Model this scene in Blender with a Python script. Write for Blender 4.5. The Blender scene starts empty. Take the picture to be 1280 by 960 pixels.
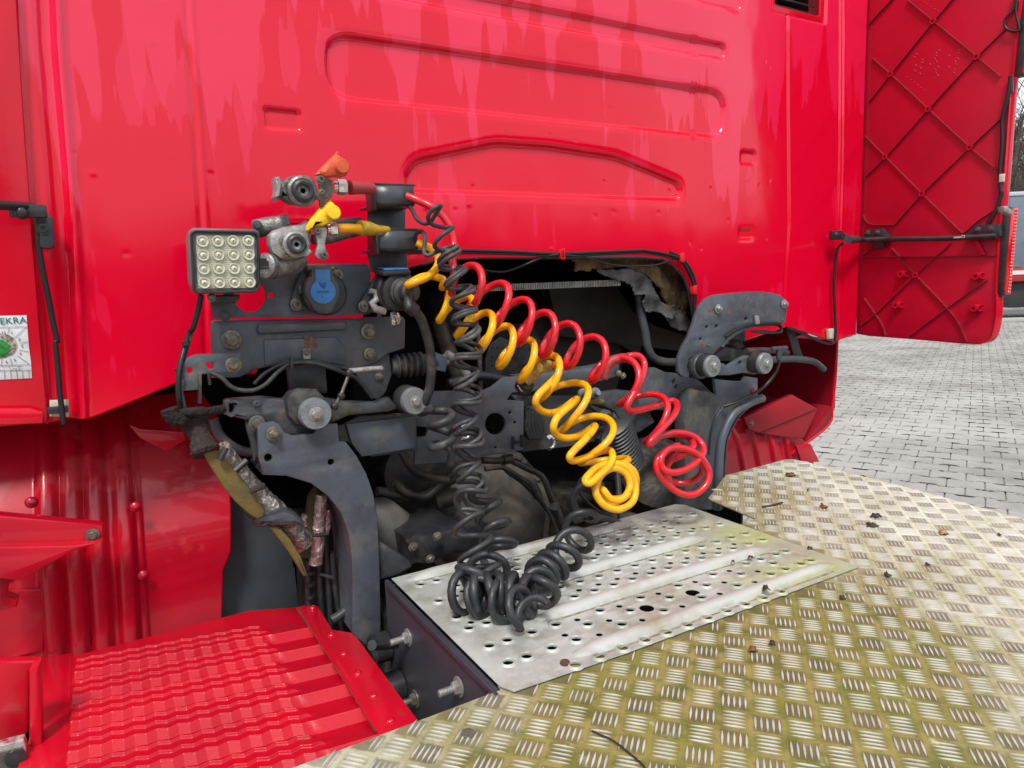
import bpy, bmesh, math, random
import numpy as np
from mathutils import Vector, Matrix, noise
random.seed(7); rng = np.random.RandomState(3)
scn = bpy.context.scene
COL = scn.collection
# ------------------------------------------------------------------ camera
# world: X along the cab back wall (to the right), Y towards the front of the truck, Z up, ground at 0
EYE = Vector((0, 0, 1.7))
CR = Matrix(((0.8600119, 0.1069172, -0.4989471), (-0.5088628, 0.1070302, -0.8541681), (-0.0379229, 0.9884904, 0.1464534)))
cd = bpy.data.cameras.new('camera'); cam = bpy.data.objects.new('camera', cd); COL.objects.link(cam)
cam.matrix_world = Matrix.Translation(EYE) @ CR.to_4x4()
cd.sensor_width = 36; cd.lens = 854.0 / 1280 * 36; cd.clip_start = 0.02; cd.clip_end = 2000
scn.camera = cam
# ------------------------------------------------------------------ world, sun, exposure
SUN_EL, SUN_AZ = math.radians(56), math.radians(215)      # azimuth from +Y clockwise: behind the camera, to its left
w = bpy.data.worlds.new('World'); scn.world = w; w.use_nodes = True
nt = w.node_tree; nt.nodes.clear()
def wn(t, **k):
    n = nt.nodes.new(t)
    for a, b in k.items(): setattr(n, a, b)
    return n
sky = wn('ShaderNodeTexSky', sky_type='NISHITA', sun_disc=False, sun_elevation=SUN_EL, sun_rotation=SUN_AZ, air_density=1.0, dust_density=2.0)
tc = wn('ShaderNodeTexCoord'); mp = wn('ShaderNodeMapping'); mp.inputs['Scale'].default_value = (1, 1, 2.6)
nz = wn('ShaderNodeTexNoise'); nz.inputs['Scale'].default_value = 2.2; nz.inputs['Detail'].default_value = 6; nz.inputs['Roughness'].default_value = .55
cr = wn('ShaderNodeValToRGB'); cr.color_ramp.elements[0].position = .30; cr.color_ramp.elements[1].position = .62
cr.color_ramp.elements[0].color = (.62, .62, .62, 1); cr.color_ramp.elements[1].color = (1, 1, 1, 1)
cl = wn('ShaderNodeMix', data_type='RGBA'); cl.inputs[7].default_value = (11.5, 12.0, 12.8, 1)
bg = wn('ShaderNodeBackground'); bg.inputs['Strength'].default_value = .080; ou = wn('ShaderNodeOutputWorld')
L = nt.links.new
L(tc.outputs['Generated'], mp.inputs[0]); L(mp.outputs[0], nz.inputs['Vector']); L(nz.outputs['Fac'], cr.inputs[0])
L(cr.outputs[0], cl.inputs[0]); L(sky.outputs[0], cl.inputs[6]); L(cl.outputs[2], bg.inputs[0]); L(bg.outputs[0], ou.inputs[0])
sl = bpy.data.lights.new('sun', 'SUN'); sl.energy = 2.4; sl.angle = math.radians(12); sl.color = (1, .96, .9)
so = bpy.data.objects.new('sun', sl); COL.objects.link(so)
sd = Vector((math.sin(SUN_AZ) * math.cos(SUN_EL), math.cos(SUN_AZ) * math.cos(SUN_EL), math.sin(SUN_EL)))
so.rotation_euler = sd.to_track_quat('Z', 'Y').to_euler(); so.location = (0, -3, 6)
vs = scn.view_settings; vs.view_transform = 'Standard'; vs.look = 'None'; vs.gamma = 1; vs.exposure = 0.33
scn.cycles.use_denoising = True
try: scn.cycles.max_bounces = 8
except Exception: pass

# ------------------------------------------------------------------ measuring helpers: a point of the real place seen at (x, y)
def ray(x, y): return CR @ Vector((x - 640, 480 - y, -854.0))
def P(x, y, Y): r = ray(x, y); return EYE + r * (Y / r.y)            # on the upright plane at distance Y
def Q(x, y, z): r = ray(x, y); return EYE + r * (z / r.z)            # on the level z (relative to the eye)
def R(x, y, X): r = ray(x, y); return EYE + r * (X / r.x)            # on the side plane at X
def zz(l, ox, oy, s): return [(ox + a / s, oy + b / s) for a, b in l]
C1 = lambda *l: zz(l, 200, 180, 4); C2 = lambda *l: zz(l, 200, 380, 4); C3 = lambda *l: zz(l, 440, 380, 4)
C4 = lambda *l: zz(l, 480, 220, 4); C5 = lambda *l: zz(l, 700, 280, 4); D1 = lambda *l: zz(l, 0, 380, 4)
D4 = lambda *l: zz(l, 800, 480, 8 / 3); D2 = lambda *l: zz(l, 0, 600, 8 / 3); D3 = lambda *l: zz(l, 400, 560, 8 / 3); D5 = lambda *l: zz(l, 960, 0, 4)
D6 = lambda *l: zz(l, 960, 220, 4); H7 = lambda *l: zz(l, 820, 360, 4.8); H8 = lambda *l: zz(l, 470, 740, 6)
G8 = lambda *l: zz(l, 200, 500, 16 / 3); G6 = lambda *l: zz(l, 240, 740, 1280 / 300); F5 = lambda *l: zz(l, 0, 760, 1280 / 260)
E5 = lambda *l: zz(l, 480, 620, 16 / 3); E6 = lambda *l: zz(l, 600, 420, 1280 / 300); S0 = lambda *l: zz(l, 360, 310, 32 / 3)
T8 = lambda *l: zz(l, 600, 440, 6.4); K5 = lambda *l: zz(l, 360, 580, 8); V7 = lambda *l: zz(l, 460, 560, 16 / 3)

# ------------------------------------------------------------------ materials
def smooth(a, b, x):
    t = np.clip((x - a) / (b - a), 0, 1); return t * t * (3 - 2 * t)
MATS = {}
def mat(name, c, r=.5, m=0.0, c2=None, ns=8, lo=.42, hi=.62, r2=None, bs=0.0, bsc=60, coat=0.0, st=(1, 1, 1), c3=None, ns3=3, lo3=.5, hi3=.6, spec=.5, det=6, bd=.002, trans=0, emis=None, bdet=4):
    if name in MATS: return MATS[name]
    M_ = bpy.data.materials.new(name); M_.use_nodes = True; t = M_.node_tree; b = t.nodes['Principled BSDF']; l = t.links.new
    b.inputs['Metallic'].default_value = m; b.inputs['Roughness'].default_value = r; b.inputs['Base Color'].default_value = (*c, 1)
    b.inputs['Coat Weight'].default_value = coat; b.inputs['Coat Roughness'].default_value = .06; b.inputs['Specular IOR Level'].default_value = spec
    if trans: b.inputs['Transmission Weight'].default_value = trans
    g = t.nodes.new('ShaderNodeNewGeometry'); mp = t.nodes.new('ShaderNodeMapping'); mp.inputs['Scale'].default_value = st; l(g.outputs['Position'], mp.inputs[0])
    def nm(sc, lo, hi, off=0):
        n = t.nodes.new('ShaderNodeTexNoise'); n.noise_dimensions = '4D'; n.inputs['W'].default_value = off; n.inputs['Scale'].default_value = sc; n.inputs['Detail'].default_value = det; n.inputs['Roughness'].default_value = .62
        l(mp.outputs[0], n.inputs['Vector'])
        a = t.nodes.new('ShaderNodeMapRange'); a.inputs[1].default_value = lo; a.inputs[2].default_value = hi; l(n.outputs['Fac'], a.inputs[0]); return a.outputs[0]
    cur = None
    if c2:
        f = nm(ns, lo, hi); x = t.nodes.new('ShaderNodeMix'); x.data_type = 'RGBA'; x.inputs[6].default_value = (*c, 1); x.inputs[7].default_value = (*c2, 1); l(f, x.inputs[0]); cur = x.outputs[2]
        if r2 is not None:
            y = t.nodes.new('ShaderNodeMix'); y.inputs[2].default_value = r; y.inputs[3].default_value = r2; l(f, y.inputs[0]); l(y.outputs[0], b.inputs['Roughness'])
            if m:
                y = t.nodes.new('ShaderNodeMix'); y.inputs[2].default_value = m; y.inputs[3].default_value = m * .3; l(f, y.inputs[0]); l(y.outputs[0], b.inputs['Metallic'])
    if c3:
        f = nm(ns3, lo3, hi3, 5); x = t.nodes.new('ShaderNodeMix'); x.data_type = 'RGBA'; x.inputs[7].default_value = (*c3, 1); l(f, x.inputs[0])
        if cur: l(cur, x.inputs[6])
        else: x.inputs[6].default_value = (*c, 1)
        cur = x.outputs[2]
    if cur: l(cur, b.inputs['Base Color'])
    if bs:
        n = t.nodes.new('ShaderNodeTexNoise'); n.inputs['Scale'].default_value = bsc; n.inputs['Detail'].default_value = bdet; l(g.outputs['Position'], n.inputs['Vector'])
        u = t.nodes.new('ShaderNodeBump'); u.inputs['Strength'].default_value = bs; u.inputs['Distance'].default_value = bd; l(n.outputs['Fac'], u.inputs['Height']); l(u.outputs[0], b.inputs['Normal'])
        if coat: l(u.outputs[0], b.inputs['Coat Normal'])
    MATS[name] = M_; return M_

RED = (.72, .0004, .025)
def red_wall_material():
    M_ = bpy.data.materials.new('weathered glossy red paint'); M_.use_nodes = True; t = M_.node_tree; b = t.nodes['Principled BSDF']; l = t.links.new
    g = t.nodes.new('ShaderNodeNewGeometry'); sp = t.nodes.new('ShaderNodeSeparateXYZ'); l(g.outputs['Position'], sp.inputs[0])
    def noisev(sc, scale, det=4, w=0):
        mp = t.nodes.new('ShaderNodeMapping'); mp.inputs['Scale'].default_value = scale; l(g.outputs['Position'], mp.inputs[0])
        n = t.nodes.new('ShaderNodeTexNoise'); n.noise_dimensions = '4D'; n.inputs['W'].default_value = w; n.inputs['Scale'].default_value = sc; n.inputs['Detail'].default_value = det; l(mp.outputs[0], n.inputs['Vector']); return n.outputs['Fac']
    def ma(op, a, c=None, d=None):
        n = t.nodes.new('ShaderNodeMath'); n.operation = op
        for i, v in enumerate((a, c, d)):
            if v is None: continue
            if isinstance(v, (int, float)): n.inputs[i].default_value = v
            else: l(v, n.inputs[i])
        return n.outputs[0]
    def rg(v, lo, hi):
        n = t.nodes.new('ShaderNodeMapRange'); n.inputs[1].default_value = lo; n.inputs[2].default_value = hi; l(v, n.inputs[0]); return n.outputs[0]
    # sky reflection painted as pink tint in ragged hanging runs of milky film
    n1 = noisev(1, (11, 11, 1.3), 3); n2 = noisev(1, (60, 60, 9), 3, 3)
    h = ma('MULTIPLY', ma('SUBTRACT', sp.outputs['Z'], 2.02), .55)  # tint grows with height, where the wall would mirror the sky
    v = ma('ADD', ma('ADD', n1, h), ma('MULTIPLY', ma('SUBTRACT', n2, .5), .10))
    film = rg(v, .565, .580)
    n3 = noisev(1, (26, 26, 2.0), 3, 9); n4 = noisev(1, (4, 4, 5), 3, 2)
    sky_film = rg(ma('ADD', n3, ma('MULTIPLY', ma('SUBTRACT', n4, .5), .8)), .66, .675)
    f = ma('MAXIMUM', film, ma('MULTIPLY', sky_film, .6))
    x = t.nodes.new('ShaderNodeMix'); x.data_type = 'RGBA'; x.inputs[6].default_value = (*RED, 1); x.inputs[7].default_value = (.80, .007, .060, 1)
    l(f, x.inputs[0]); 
    n5 = noisev(1, (220, 220, 220), 2, 1); spk = rg(n5, .80, .82)
    x2 = t.nodes.new('ShaderNodeMix'); x2.data_type = 'RGBA'; x2.inputs[7].default_value = (.25, .0, .01, 1); l(x.outputs[2], x2.inputs[6]); l(spk, x2.inputs[0])
    l(x2.outputs[2], b.inputs['Base Color'])
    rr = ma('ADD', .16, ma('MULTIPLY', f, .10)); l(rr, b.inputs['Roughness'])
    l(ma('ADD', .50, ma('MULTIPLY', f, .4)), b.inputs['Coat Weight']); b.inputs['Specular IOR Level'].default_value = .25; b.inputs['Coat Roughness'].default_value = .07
    w1 = noisev(1, (5, 5, 3), 2, 4)
    u = t.nodes.new('ShaderNodeBump'); u.inputs['Strength'].default_value = .35; u.inputs['Distance'].default_value = .012; l(w1, u.inputs['Height'])
    w2 = noisev(1, (420, 420, 420), 1, 4)
    u2 = t.nodes.new('ShaderNodeBump'); u2.inputs['Strength'].default_value = .05; u2.inputs['Distance'].default_value = .001; l(w2, u2.inputs['Height']); l(u.outputs[0], u2.inputs['Normal'])
    l(u2.outputs[0], b.inputs['Normal']); l(u2.outputs[0], b.inputs['Coat Normal'])
    return M_
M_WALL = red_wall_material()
M_RED = mat('glossy red plastic', (.66, .0006, .020), .25, c2=(.58, .0006, .018), ns=5, bs=.12, bsc=9, bd=.01, coat=.35, spec=.3)
M_REDP = mat('dusty red plastic', (.50, .0010, .024), .45, c2=(.43, .001, .024), ns=6, c3=(.36, .015, .025), ns3=30, lo3=.6, hi3=.8, bs=.1, bsc=120, spec=.35)
M_REDD = mat('grimy red guard', (.56, .001, .018), .30, c2=(.44, .003, .014), ns=9, c3=(.20, .045, .012), ns3=26, lo3=.60, hi3=.80, bs=.08, bsc=80, coat=.35)
M_GREY = mat('grey chassis paint', (.082, .097, .122), .40, c2=(.050, .056, .066), ns=7, lo=.44, hi=.60, c3=(.135, .132, .125), ns3=13, lo3=.52, hi3=.68, bs=.3, bsc=140)
M_GREYD = mat('dirty chassis grey', (.066, .074, .086), .5, c2=(.032, .031, .030), ns=10, lo=.44, hi=.6, c3=(.115, .095, .072), ns3=17, lo3=.52, hi3=.68, bs=.6, bsc=110)
M_DARK = mat('oily dark metal', (.040, .038, .037), .45, m=.2, c2=(.11, .095, .075), ns=14, lo=.45, hi=.62, c3=(.02, .02, .026), ns3=7, bs=.6, bsc=70, bd=.003)
M_CASE = mat('gearbox casting', (.085, .078, .070), .5, m=.1, c2=(.17, .145, .115), ns=11, lo=.42, hi=.62, c3=(.028, .030, .042), ns3=8, lo3=.52, hi3=.62, bs=.6, bsc=60, bd=.003)
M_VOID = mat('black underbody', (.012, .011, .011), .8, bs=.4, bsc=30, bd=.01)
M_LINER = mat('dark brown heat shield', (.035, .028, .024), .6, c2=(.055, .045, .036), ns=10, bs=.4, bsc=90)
M_RUB = mat('black rubber', (.022, .024, .027), .42, c2=(.05, .051, .052), ns=40, lo=.5, hi=.72, bs=.2, bsc=300, bd=.001)
M_RUBD = mat('dusty black rubber', (.032, .035, .038), .5, c2=(.10, .095, .085), ns=30, lo=.50, hi=.68, bs=.3, bsc=240, bd=.001)
M_PLA = mat('black plastic', (.018, .019, .022), .33, c2=(.035, .036, .038), ns=30, bs=.1, bsc=400, bd=.0006)
M_PLAG = mat('charcoal plastic', (.045, .052, .063), .36, c2=(.075, .08, .088), ns=20, bs=.12, bsc=300, bd=.0006)
M_CAST = mat('weathered cast aluminium', (.28, .27, .26), .42, m=.75, c2=(.10, .092, .085), ns=45, lo=.42, hi=.60, r2=.6, c3=(.14, .09, .055), ns3=60, lo3=.62, hi3=.74, bs=.8, bsc=120, bd=.003)
M_CASTL = mat('pale zinc casting', (.42, .42, .42), .40, m=.6, c2=(.22, .21, .20), ns=50, lo=.42, hi=.62, r2=.6, bs=.6, bsc=150, bd=.002)
M_BRN = mat('rust brown steel', (.085, .062, .048), .5, m=.4, c2=(.17, .15, .13), ns=50, bs=.6, bsc=140)
M_ZINC = mat('galvanised bolt steel', (.42, .43, .44), .38, m=.8, c2=(.22, .20, .17), ns=70, r2=.6, bs=.4, bsc=250)
M_DISC = mat('grey bushing steel', (.27, .29, .31), .42, m=.45, c2=(.17, .18, .19), ns=55, r2=.6, c3=(.10, .08, .06), ns3=90, lo3=.64, hi3=.72, bs=.4, bsc=200)
M_CHROME = mat('bright nickel', (.72, .73, .74), .16, m=1, c2=(.5, .5, .48), ns=60, r2=.35)
M_BLT = mat('dark bolt steel', (.13, .125, .115), .45, m=.6, c2=(.26, .23, .17), ns=90, bs=.4, bsc=300)
M_HRED = mat('red polyurethane hose', (.66, .010, .020), .28, c2=(.50, .012, .025), ns=22, lo=.45, hi=.6, coat=.25, c3=(.20, .03, .03), ns3=60, lo3=.60, hi3=.72, bs=.15, bsc=200, bd=.001)
M_HREDD = mat('worn red sleeve', (.42, .022, .03), .5, c2=(.30, .05, .055), ns=60, bs=.5, bsc=180)
M_HYEL = mat('yellow polyurethane hose', (.92, .47, .004), .28, c2=(.84, .38, .004), ns=22, coat=.25, c3=(.30, .17, .03), ns3=55, lo3=.60, hi3=.72, bs=.15, bsc=200, bd=.001)
M_HYELD = mat('worn yellow sleeve', (.50, .32, .02), .5, c2=(.28, .18, .02), ns=60, bs=.5, bsc=180)
M_CAPR = mat('orange red cap plastic', (.68, .10, .028), .45, c2=(.52, .08, .03), ns=40, bs=.2, bsc=200)
M_CAPY = mat('bright yellow cap plastic', (.90, .62, .01), .42, c2=(.78, .50, .02), ns=40, bs=.2, bsc=200)
M_BLUE = mat('blue lid plastic', (.035, .18, .50), .42, c2=(.05, .21, .5), ns=60, bs=.15, bsc=300, bd=.0006)
M_WHITE = mat('cream clip plastic', (.62, .62, .50), .5, c2=(.45, .45, .36), ns=80)
M_WRAP = mat('fibrous brown wrap', (.024, .016, .013), .9, c2=(.085, .058, .045), ns=160, lo=.50, hi=.66, c3=(.03, .022, .02), ns3=20, bs=1.0, bsc=160, bd=.006)
M_OLIVE = mat('olive foam', (.17, .125, .030), .8, c2=(.12, .09, .03), ns=30, bs=.4, bsc=200)
M_FOIL = mat('crumpled aluminium foil', (.55, .52, .48), .32, m=.9, c2=(.16, .13, .10), ns=55, lo=.46, hi=.62, r2=.6, bs=1.0, bsc=75, bd=.008)
M_FOILP = mat('pinkish crumpled foil', (.60, .46, .45), .36, m=.7, c2=(.25, .16, .15), ns=55, lo=.46, hi=.62, r2=.6, bs=1.0, bsc=85, bd=.008)
M_WOOL = mat('brown insulation wool', (.26, .17, .085), .95, c2=(.11, .065, .035), ns=16, lo=.42, hi=.62, c3=(.36, .27, .16), ns3=45, lo3=.56, hi3=.72, bs=1.0, bsc=110, bd=.01)
M_FELT = mat('torn grey felt', (.13, .13, .135), .9, c2=(.05, .05, .052), ns=25, c3=(.36, .36, .36), ns3=50, lo3=.64, hi3=.74, bs=.8, bsc=200)
M_CABLE = mat('black cable', (.014, .014, .015), .38)
M_CLIPR = mat('red cable clip', (.75, .02, .03), .4)
M_BROWNP = mat('dark plum panel', (.026, .029, .040), .5, c2=(.042, .042, .052), ns=6, bs=.15, bsc=120)
def chequer_material(name, moss=True):
    M_ = bpy.data.materials.new(name); M_.use_nodes = True; t = M_.node_tree; b = t.nodes['Principled BSDF']; l = t.links.new
    g = t.nodes.new('ShaderNodeNewGeometry'); sp = t.nodes.new('ShaderNodeSeparateXYZ'); l(g.outputs['Position'], sp.inputs[0])
    def N(sc, w=0, det=5):
        n = t.nodes.new('ShaderNodeTexNoise'); n.noise_dimensions = '4D'; n.inputs['W'].default_value = w; n.inputs['Scale'].default_value = sc; n.inputs['Detail'].default_value = det; n.inputs['Roughness'].default_value = .6; l(g.outputs['Position'], n.inputs['Vector']); return n.outputs['Fac']
    def ma(op, a, c=None):
        n = t.nodes.new('ShaderNodeMath'); n.operation = op
        for i, v in enumerate((a, c)):
            if v is None: continue
            if isinstance(v, (int, float)): n.inputs[i].default_value = v
            else: l(v, n.inputs[i])
        return n.outputs[0]
    def rg(v, lo, hi):
        n = t.nodes.new('ShaderNodeMapRange'); n.inputs[1].default_value = lo; n.inputs[2].default_value = hi; l(v, n.inputs[0]); return n.outputs[0]
    def mix(f, a, c):
        x = t.nodes.new('ShaderNodeMix'); x.data_type = 'RGBA'
        for i, v in ((6, a), (7, c)):
            if isinstance(v, tuple): x.inputs[i].default_value = (*v, 1)
            else: l(v, x.inputs[i])
        l(f, x.inputs[0]); return x.outputs[2]
    metal = mix(rg(N(30, 1), .4, .65), (.56, .56, .54), (.40, .40, .37))
    if moss:
        # algae lies in a patch in the middle of the walkway, thinner towards its outer side
        dx = ma('SUBTRACT', sp.outputs['X'], .72); dy = ma('SUBTRACT', sp.outputs['Y'], .52)
        d1 = ma('ADD', dx, ma('MULTIPLY', dy, -.55)); dd = ma('ADD', ma('ADD', ma('MAXIMUM', d1, 0.0), ma('MULTIPLY', ma('MAXIMUM', ma('MULTIPLY', d1, -1.0), 0.0), .55)), ma('MULTIPLY', ma('ABSOLUTE', dy), .25))
        pat = ma('SUBTRACT', 1.0, rg(dd, .10, .66))
        a = ma('ADD', pat, ma('MULTIPLY', ma('SUBTRACT', N(7, 2), .5), 1.5)); fm = rg(a, .05, .75)
        olive = mix(rg(N(26, 3, 9), .44, .62), (.27, .225, .070), (.11, .115, .014)); olive = mix(ma('MULTIPLY', rg(N(4.5, 33, 6), .44, .60), .55), olive, (.18, .185, .022))
        pale = mix(rg(N(9, 6), .4, .62), (.68, .675, .57), (.52, .51, .36))  # pale dirt, its colour whitened to stand for bright sky reflection
        dirt = mix(fm, pale, olive); dirt = mix(ma('MULTIPLY', rg(N(60, 13, 8), .55, .72), .7), dirt, (.10, .075, .035)); dirt = mix(ma('MULTIPLY', rg(N(45, 17, 8), .60, .74), .6), dirt, (.62, .60, .50))
        # grime is packed between the bars of each group
        a_ = math.radians(-48.3); o_ = Q(820 + 520 / 5.333, 780 + 205 / 5.333, -.551); cu_ = []
        for ex, ey in ((math.cos(a_), math.sin(a_)), (-math.sin(a_), math.cos(a_))):
            c_ = -(o_.x * ex + o_.y * ey); cu_.append(ma('DIVIDE', ma('ADD', ma('ADD', ma('MULTIPLY', sp.outputs['X'], ex), ma('MULTIPLY', sp.outputs['Y'], ey)), c_), .03885))
        r0, r1 = (ma('ROUND', c) for c in cu_); f0, f1 = (ma('ABSOLUTE', ma('SUBTRACT', c, r)) for c, r in zip(cu_, (r0, r1)))
        edge_ = ma('MAXIMUM', f0, f1); par = ma('PINGPONG', ma('ADD', r0, r1), 1.0)
        pk = ma('MULTIPLY', ma('SUBTRACT', 1.0, rg(ma('ADD', edge_, ma('MULTIPLY', ma('SUBTRACT', N(80, 21, 4), .5), .2)), .38, .45)), ma('ADD', .22, ma('MULTIPLY', ma('MULTIPLY', par, rg(N(9, 31), .30, .62)), .50)))
        dirt = mix(pk, dirt, (.085, .068, .038))
        bro = ma('SUBTRACT', 1.0, rg(ma('ADD', ma('ADD', ma('ABSOLUTE', ma('SUBTRACT', sp.outputs['X'], 1.33)), ma('ABSOLUTE', ma('SUBTRACT', sp.outputs['Y'], 1.15))), ma('MULTIPLY', N(12, 23), .2)), .22, .42)); dirt = mix(ma('MULTIPLY', bro, .6), dirt, (.24, .18, .08))
        # on the raised bars the grime has been walked off
        top = rg(sp.outputs['Z'], 1.7 - .5506, 1.7 - .5497)
        wear = ma('MULTIPLY', top, rg(N(14, 8), .20, .36))
        col = mix(wear, dirt, metal)
        l(ma('MULTIPLY', wear, .12), b.inputs['Metallic'])
        l(ma('SUBTRACT', .62, ma('MULTIPLY', wear, .20)), b.inputs['Roughness'])
    else:
        # step plate: milled aluminium, a pale green bloom towards its outer front corner
        pat = rg(ma('ADD', ma('MULTIPLY', sp.outputs['X'], 1.0), ma('MULTIPLY', sp.outputs['Y'], -.75)), .12, .42)
        a = ma('MULTIPLY', pat, rg(N(8, 2), .40, .66))
        grime = mix(rg(N(18, 7), .44, .66), (.47, .49, .46), (.31, .31, .27))
        col = mix(a, grime, (.36, .38, .11)); col = mix(ma('MULTIPLY', rg(N(28, 41, 9), .56, .70), .6), col, (.24, .23, .17)); col = mix(rg(sp.outputs['Z'], 1.7 - .5445, 1.7 - .5395), col, (.50, .51, .48))
        col = mix(rg(N(5, 11), .56, .70), col, (.33, .31, .24))
        l(ma('SUBTRACT', .22, ma('MULTIPLY', a, .2)), b.inputs['Metallic'])
        l(ma('ADD', .42, ma('MULTIPLY', rg(N(20, 5), .3, .7), .2)), b.inputs['Roughness'])
    l(col, b.inputs['Base Color'])
    u = t.nodes.new('ShaderNodeBump'); u.inputs['Strength'].default_value = .5; u.inputs['Distance'].default_value = .0012; l(N(330, 4, 3), u.inputs['Height']); l(u.outputs[0], b.inputs['Normal'])
    return M_
M_CHK = chequer_material('mossy chequer aluminium'); M_STEP = chequer_material('step plate aluminium', False)

# ------------------------------------------------------------------ building helpers
WO = {}
def tag(o, label=None, cat=None, group=None, kind=None):
    if label: o['label'] = label
    if cat: o['category'] = cat
    if group: o['group'] = group
    if kind: o['kind'] = kind
    return o
def thing(name, loc, label, cat, group=None):
    o = bpy.data.objects.new(name, None); o.empty_display_size = .05; COL.objects.link(o); o.location = loc; WO[o.name] = Vector(loc)
    return tag(o, label, cat, group)
def link(name, me, m, parent=None, center=True, sm=None):
    """me is in world coordinates; the object gets its own origin at its middle"""
    if m is not None and not me.materials: me.materials.append(m)
    if sm is not None:
        me.polygons.foreach_set('use_smooth', [True] * len(me.polygons)); me.set_sharp_from_angle(angle=math.radians(sm))
    c = Vector((0, 0, 0))
    if center and len(me.vertices):
        a = np.empty(len(me.vertices) * 3, dtype=np.float32); me.vertices.foreach_get('co', a); a = a.reshape(-1, 3)
        c = Vector(((a.min(0) + a.max(0)) / 2).tolist()); me.transform(Matrix.Translation(-c))
    o = bpy.data.objects.new(name, me); COL.objects.link(o); WO[o.name] = c.copy()
    if parent is not None:
        o.parent = parent; o.location = c - WO[parent.name]
    else: o.location = c
    return o
def rawmesh(name, v, f):
    me = bpy.data.meshes.new(name); me.from_pydata([tuple(x) for x in v], [], f); me.update(); return me
class MB:
    """collects simple shapes for ONE part"""
    def __init__(s): s.v = []; s.f = []
    def add(s, v, f):
        n = len(s.v); s.v += [Vector(x) for x in v]; s.f += [tuple(i + n for i in q) for q in f]; return s
    def box(s, c, d, rot=None):
        c = Vector(c); h = Vector(d) / 2; pts = [Vector((x * h.x, y * h.y, z * h.z)) for x in (-1, 1) for y in (-1, 1) for z in (-1, 1)]
        if rot is not None: pts = [rot @ p for p in pts]
        return s.add([c + p for p in pts], [(0, 1, 3, 2), (4, 6, 7, 5), (0, 4, 5, 1), (2, 3, 7, 6), (0, 2, 6, 4), (1, 5, 7, 3)])
    def lathe(s, prof, o, ax, n=24, ref=None, squash=1, jit=0, open_=False):
        """prof: (radius, height along ax)"""
        if open_: prof = prof[:-1]
        o = Vector(o); ax = Vector(ax).normalized(); u = ax.orthogonal().normalized() if ref is None else (Vector(ref) - ax * Vector(ref).dot(ax)).normalized(); v = ax.cross(u)
        V = []; F = []
        for r, h in prof:
            for k in range(n):
                a = 2 * math.pi * k / n; q = r * (1 + jit * (random.random() - .5)); V.append(o + ax * h + u * (q * math.cos(a)) + v * (q * squash * math.sin(a)))
        for i in range(len(prof) - 1):
            for k in range(n): F.append((i * n + k, i * n + (k + 1) % n, (i + 1) * n + (k + 1) % n, (i + 1) * n + k))
        if open_: return s.add(V, F)
        if prof[0][0] > 1e-6: F.append(tuple(range(n - 1, -1, -1)))
        if prof[-1][0] > 1e-6: F.append(tuple((len(prof) - 1) * n + k for k in range(n)))
        return s.add(V, F)
    def tube(s, pts, r, n=10, caps=True, rf=None, jit=0, flat=1):
        pts = [Vector(p) for p in pts]; V = []; F = []; m = len(pts); prev = None
        for i, p in enumerate(pts):
            t = (pts[min(i + 1, m - 1)] - pts[max(i - 1, 0)])
            t = t.normalized() if t.length > 1e-9 else Vector((0, 0, 1))
            if prev is None: u = t.orthogonal().normalized()
            else:
                u = prev - t * prev.dot(t); u = u.normalized() if u.length > 1e-6 else t.orthogonal().normalized()
            prev = u; v = t.cross(u); rr = rf(i / (m - 1)) * r if rf else r
            for k in range(n):
                a = 2 * math.pi * k / n; q = rr * (1 + jit * (random.random() - .5)); V.append(p + u * (q * math.cos(a)) + v * (q * flat * math.sin(a)))
        for i in range(m - 1):
            for k in range(n): F.append((i * n + k, i * n + (k + 1) % n, (i + 1) * n + (k + 1) % n, (i + 1) * n + k))
        if caps: F.append(tuple(range(n - 1, -1, -1))); F.append(tuple((m - 1) * n + k for k in range(n)))
        return s.add(V, F)
    def mesh(s, name='part'): return rawmesh(name, s.v, s.f)
    def build(s, name, m, parent=None, sm=40, bev=0, seg=2):
        me = s.mesh(name)
        if bev: me = bevel_mesh(me, bev, seg)
        return link(name, me, m, parent, sm=sm)
def bevel_mesh(me, w, seg=2, ang=30):
    bm = bmesh.new(); bm.from_mesh(me); bmesh.ops.recalc_face_normals(bm, faces=bm.faces)
    es = [e for e in bm.edges if len(e.link_faces) == 2 and e.calc_face_angle(0) > math.radians(ang)]
    bmesh.ops.bevel(bm, geom=es, offset=w, segments=seg, affect='EDGES', profile=.5, clamp_overlap=True); bm.to_mesh(me); bm.free(); return me
def spline(pts, n=12, closed=False):
    """Catmull-Rom through the points"""
    pts = [Vector(p) for p in pts]; out = []; m = len(pts)
    if m < 3: return pts
    for i in range(m - 1):
        a = pts[max(i - 1, 0)]; b = pts[i]; c = pts[i + 1]; d = pts[min(i + 2, m - 1)]
        for k in range(n):
            t = k / n; out.append(.5 * ((2 * b) + (c - a) * t + (2 * a - 5 * b + 4 * c - d) * t * t + (3 * b - a - 3 * c + d) * t ** 3))
    out.append(pts[-1]); return out
def roundp(pts, r, n=4):
    """round the corners of a closed 2-D outline"""
    out = []; m = len(pts)
    for i in range(m):
        a = Vector(pts[i - 1][:2]); b = Vector(pts[i][:2]); c = Vector(pts[(i + 1) % m][:2]); d1 = a - b; d2 = c - b
        rr = min(r, d1.length * .45, d2.length * .45)
        if rr < 1e-5: out.append(b); continue
        p = b + d1.normalized() * rr; q = b + d2.normalized() * rr
        for k in range(n + 1):
            t = k / n; out.append((1 - t) ** 2 * p + 2 * t * (1 - t) * b + t * t * q)
    return out
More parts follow.
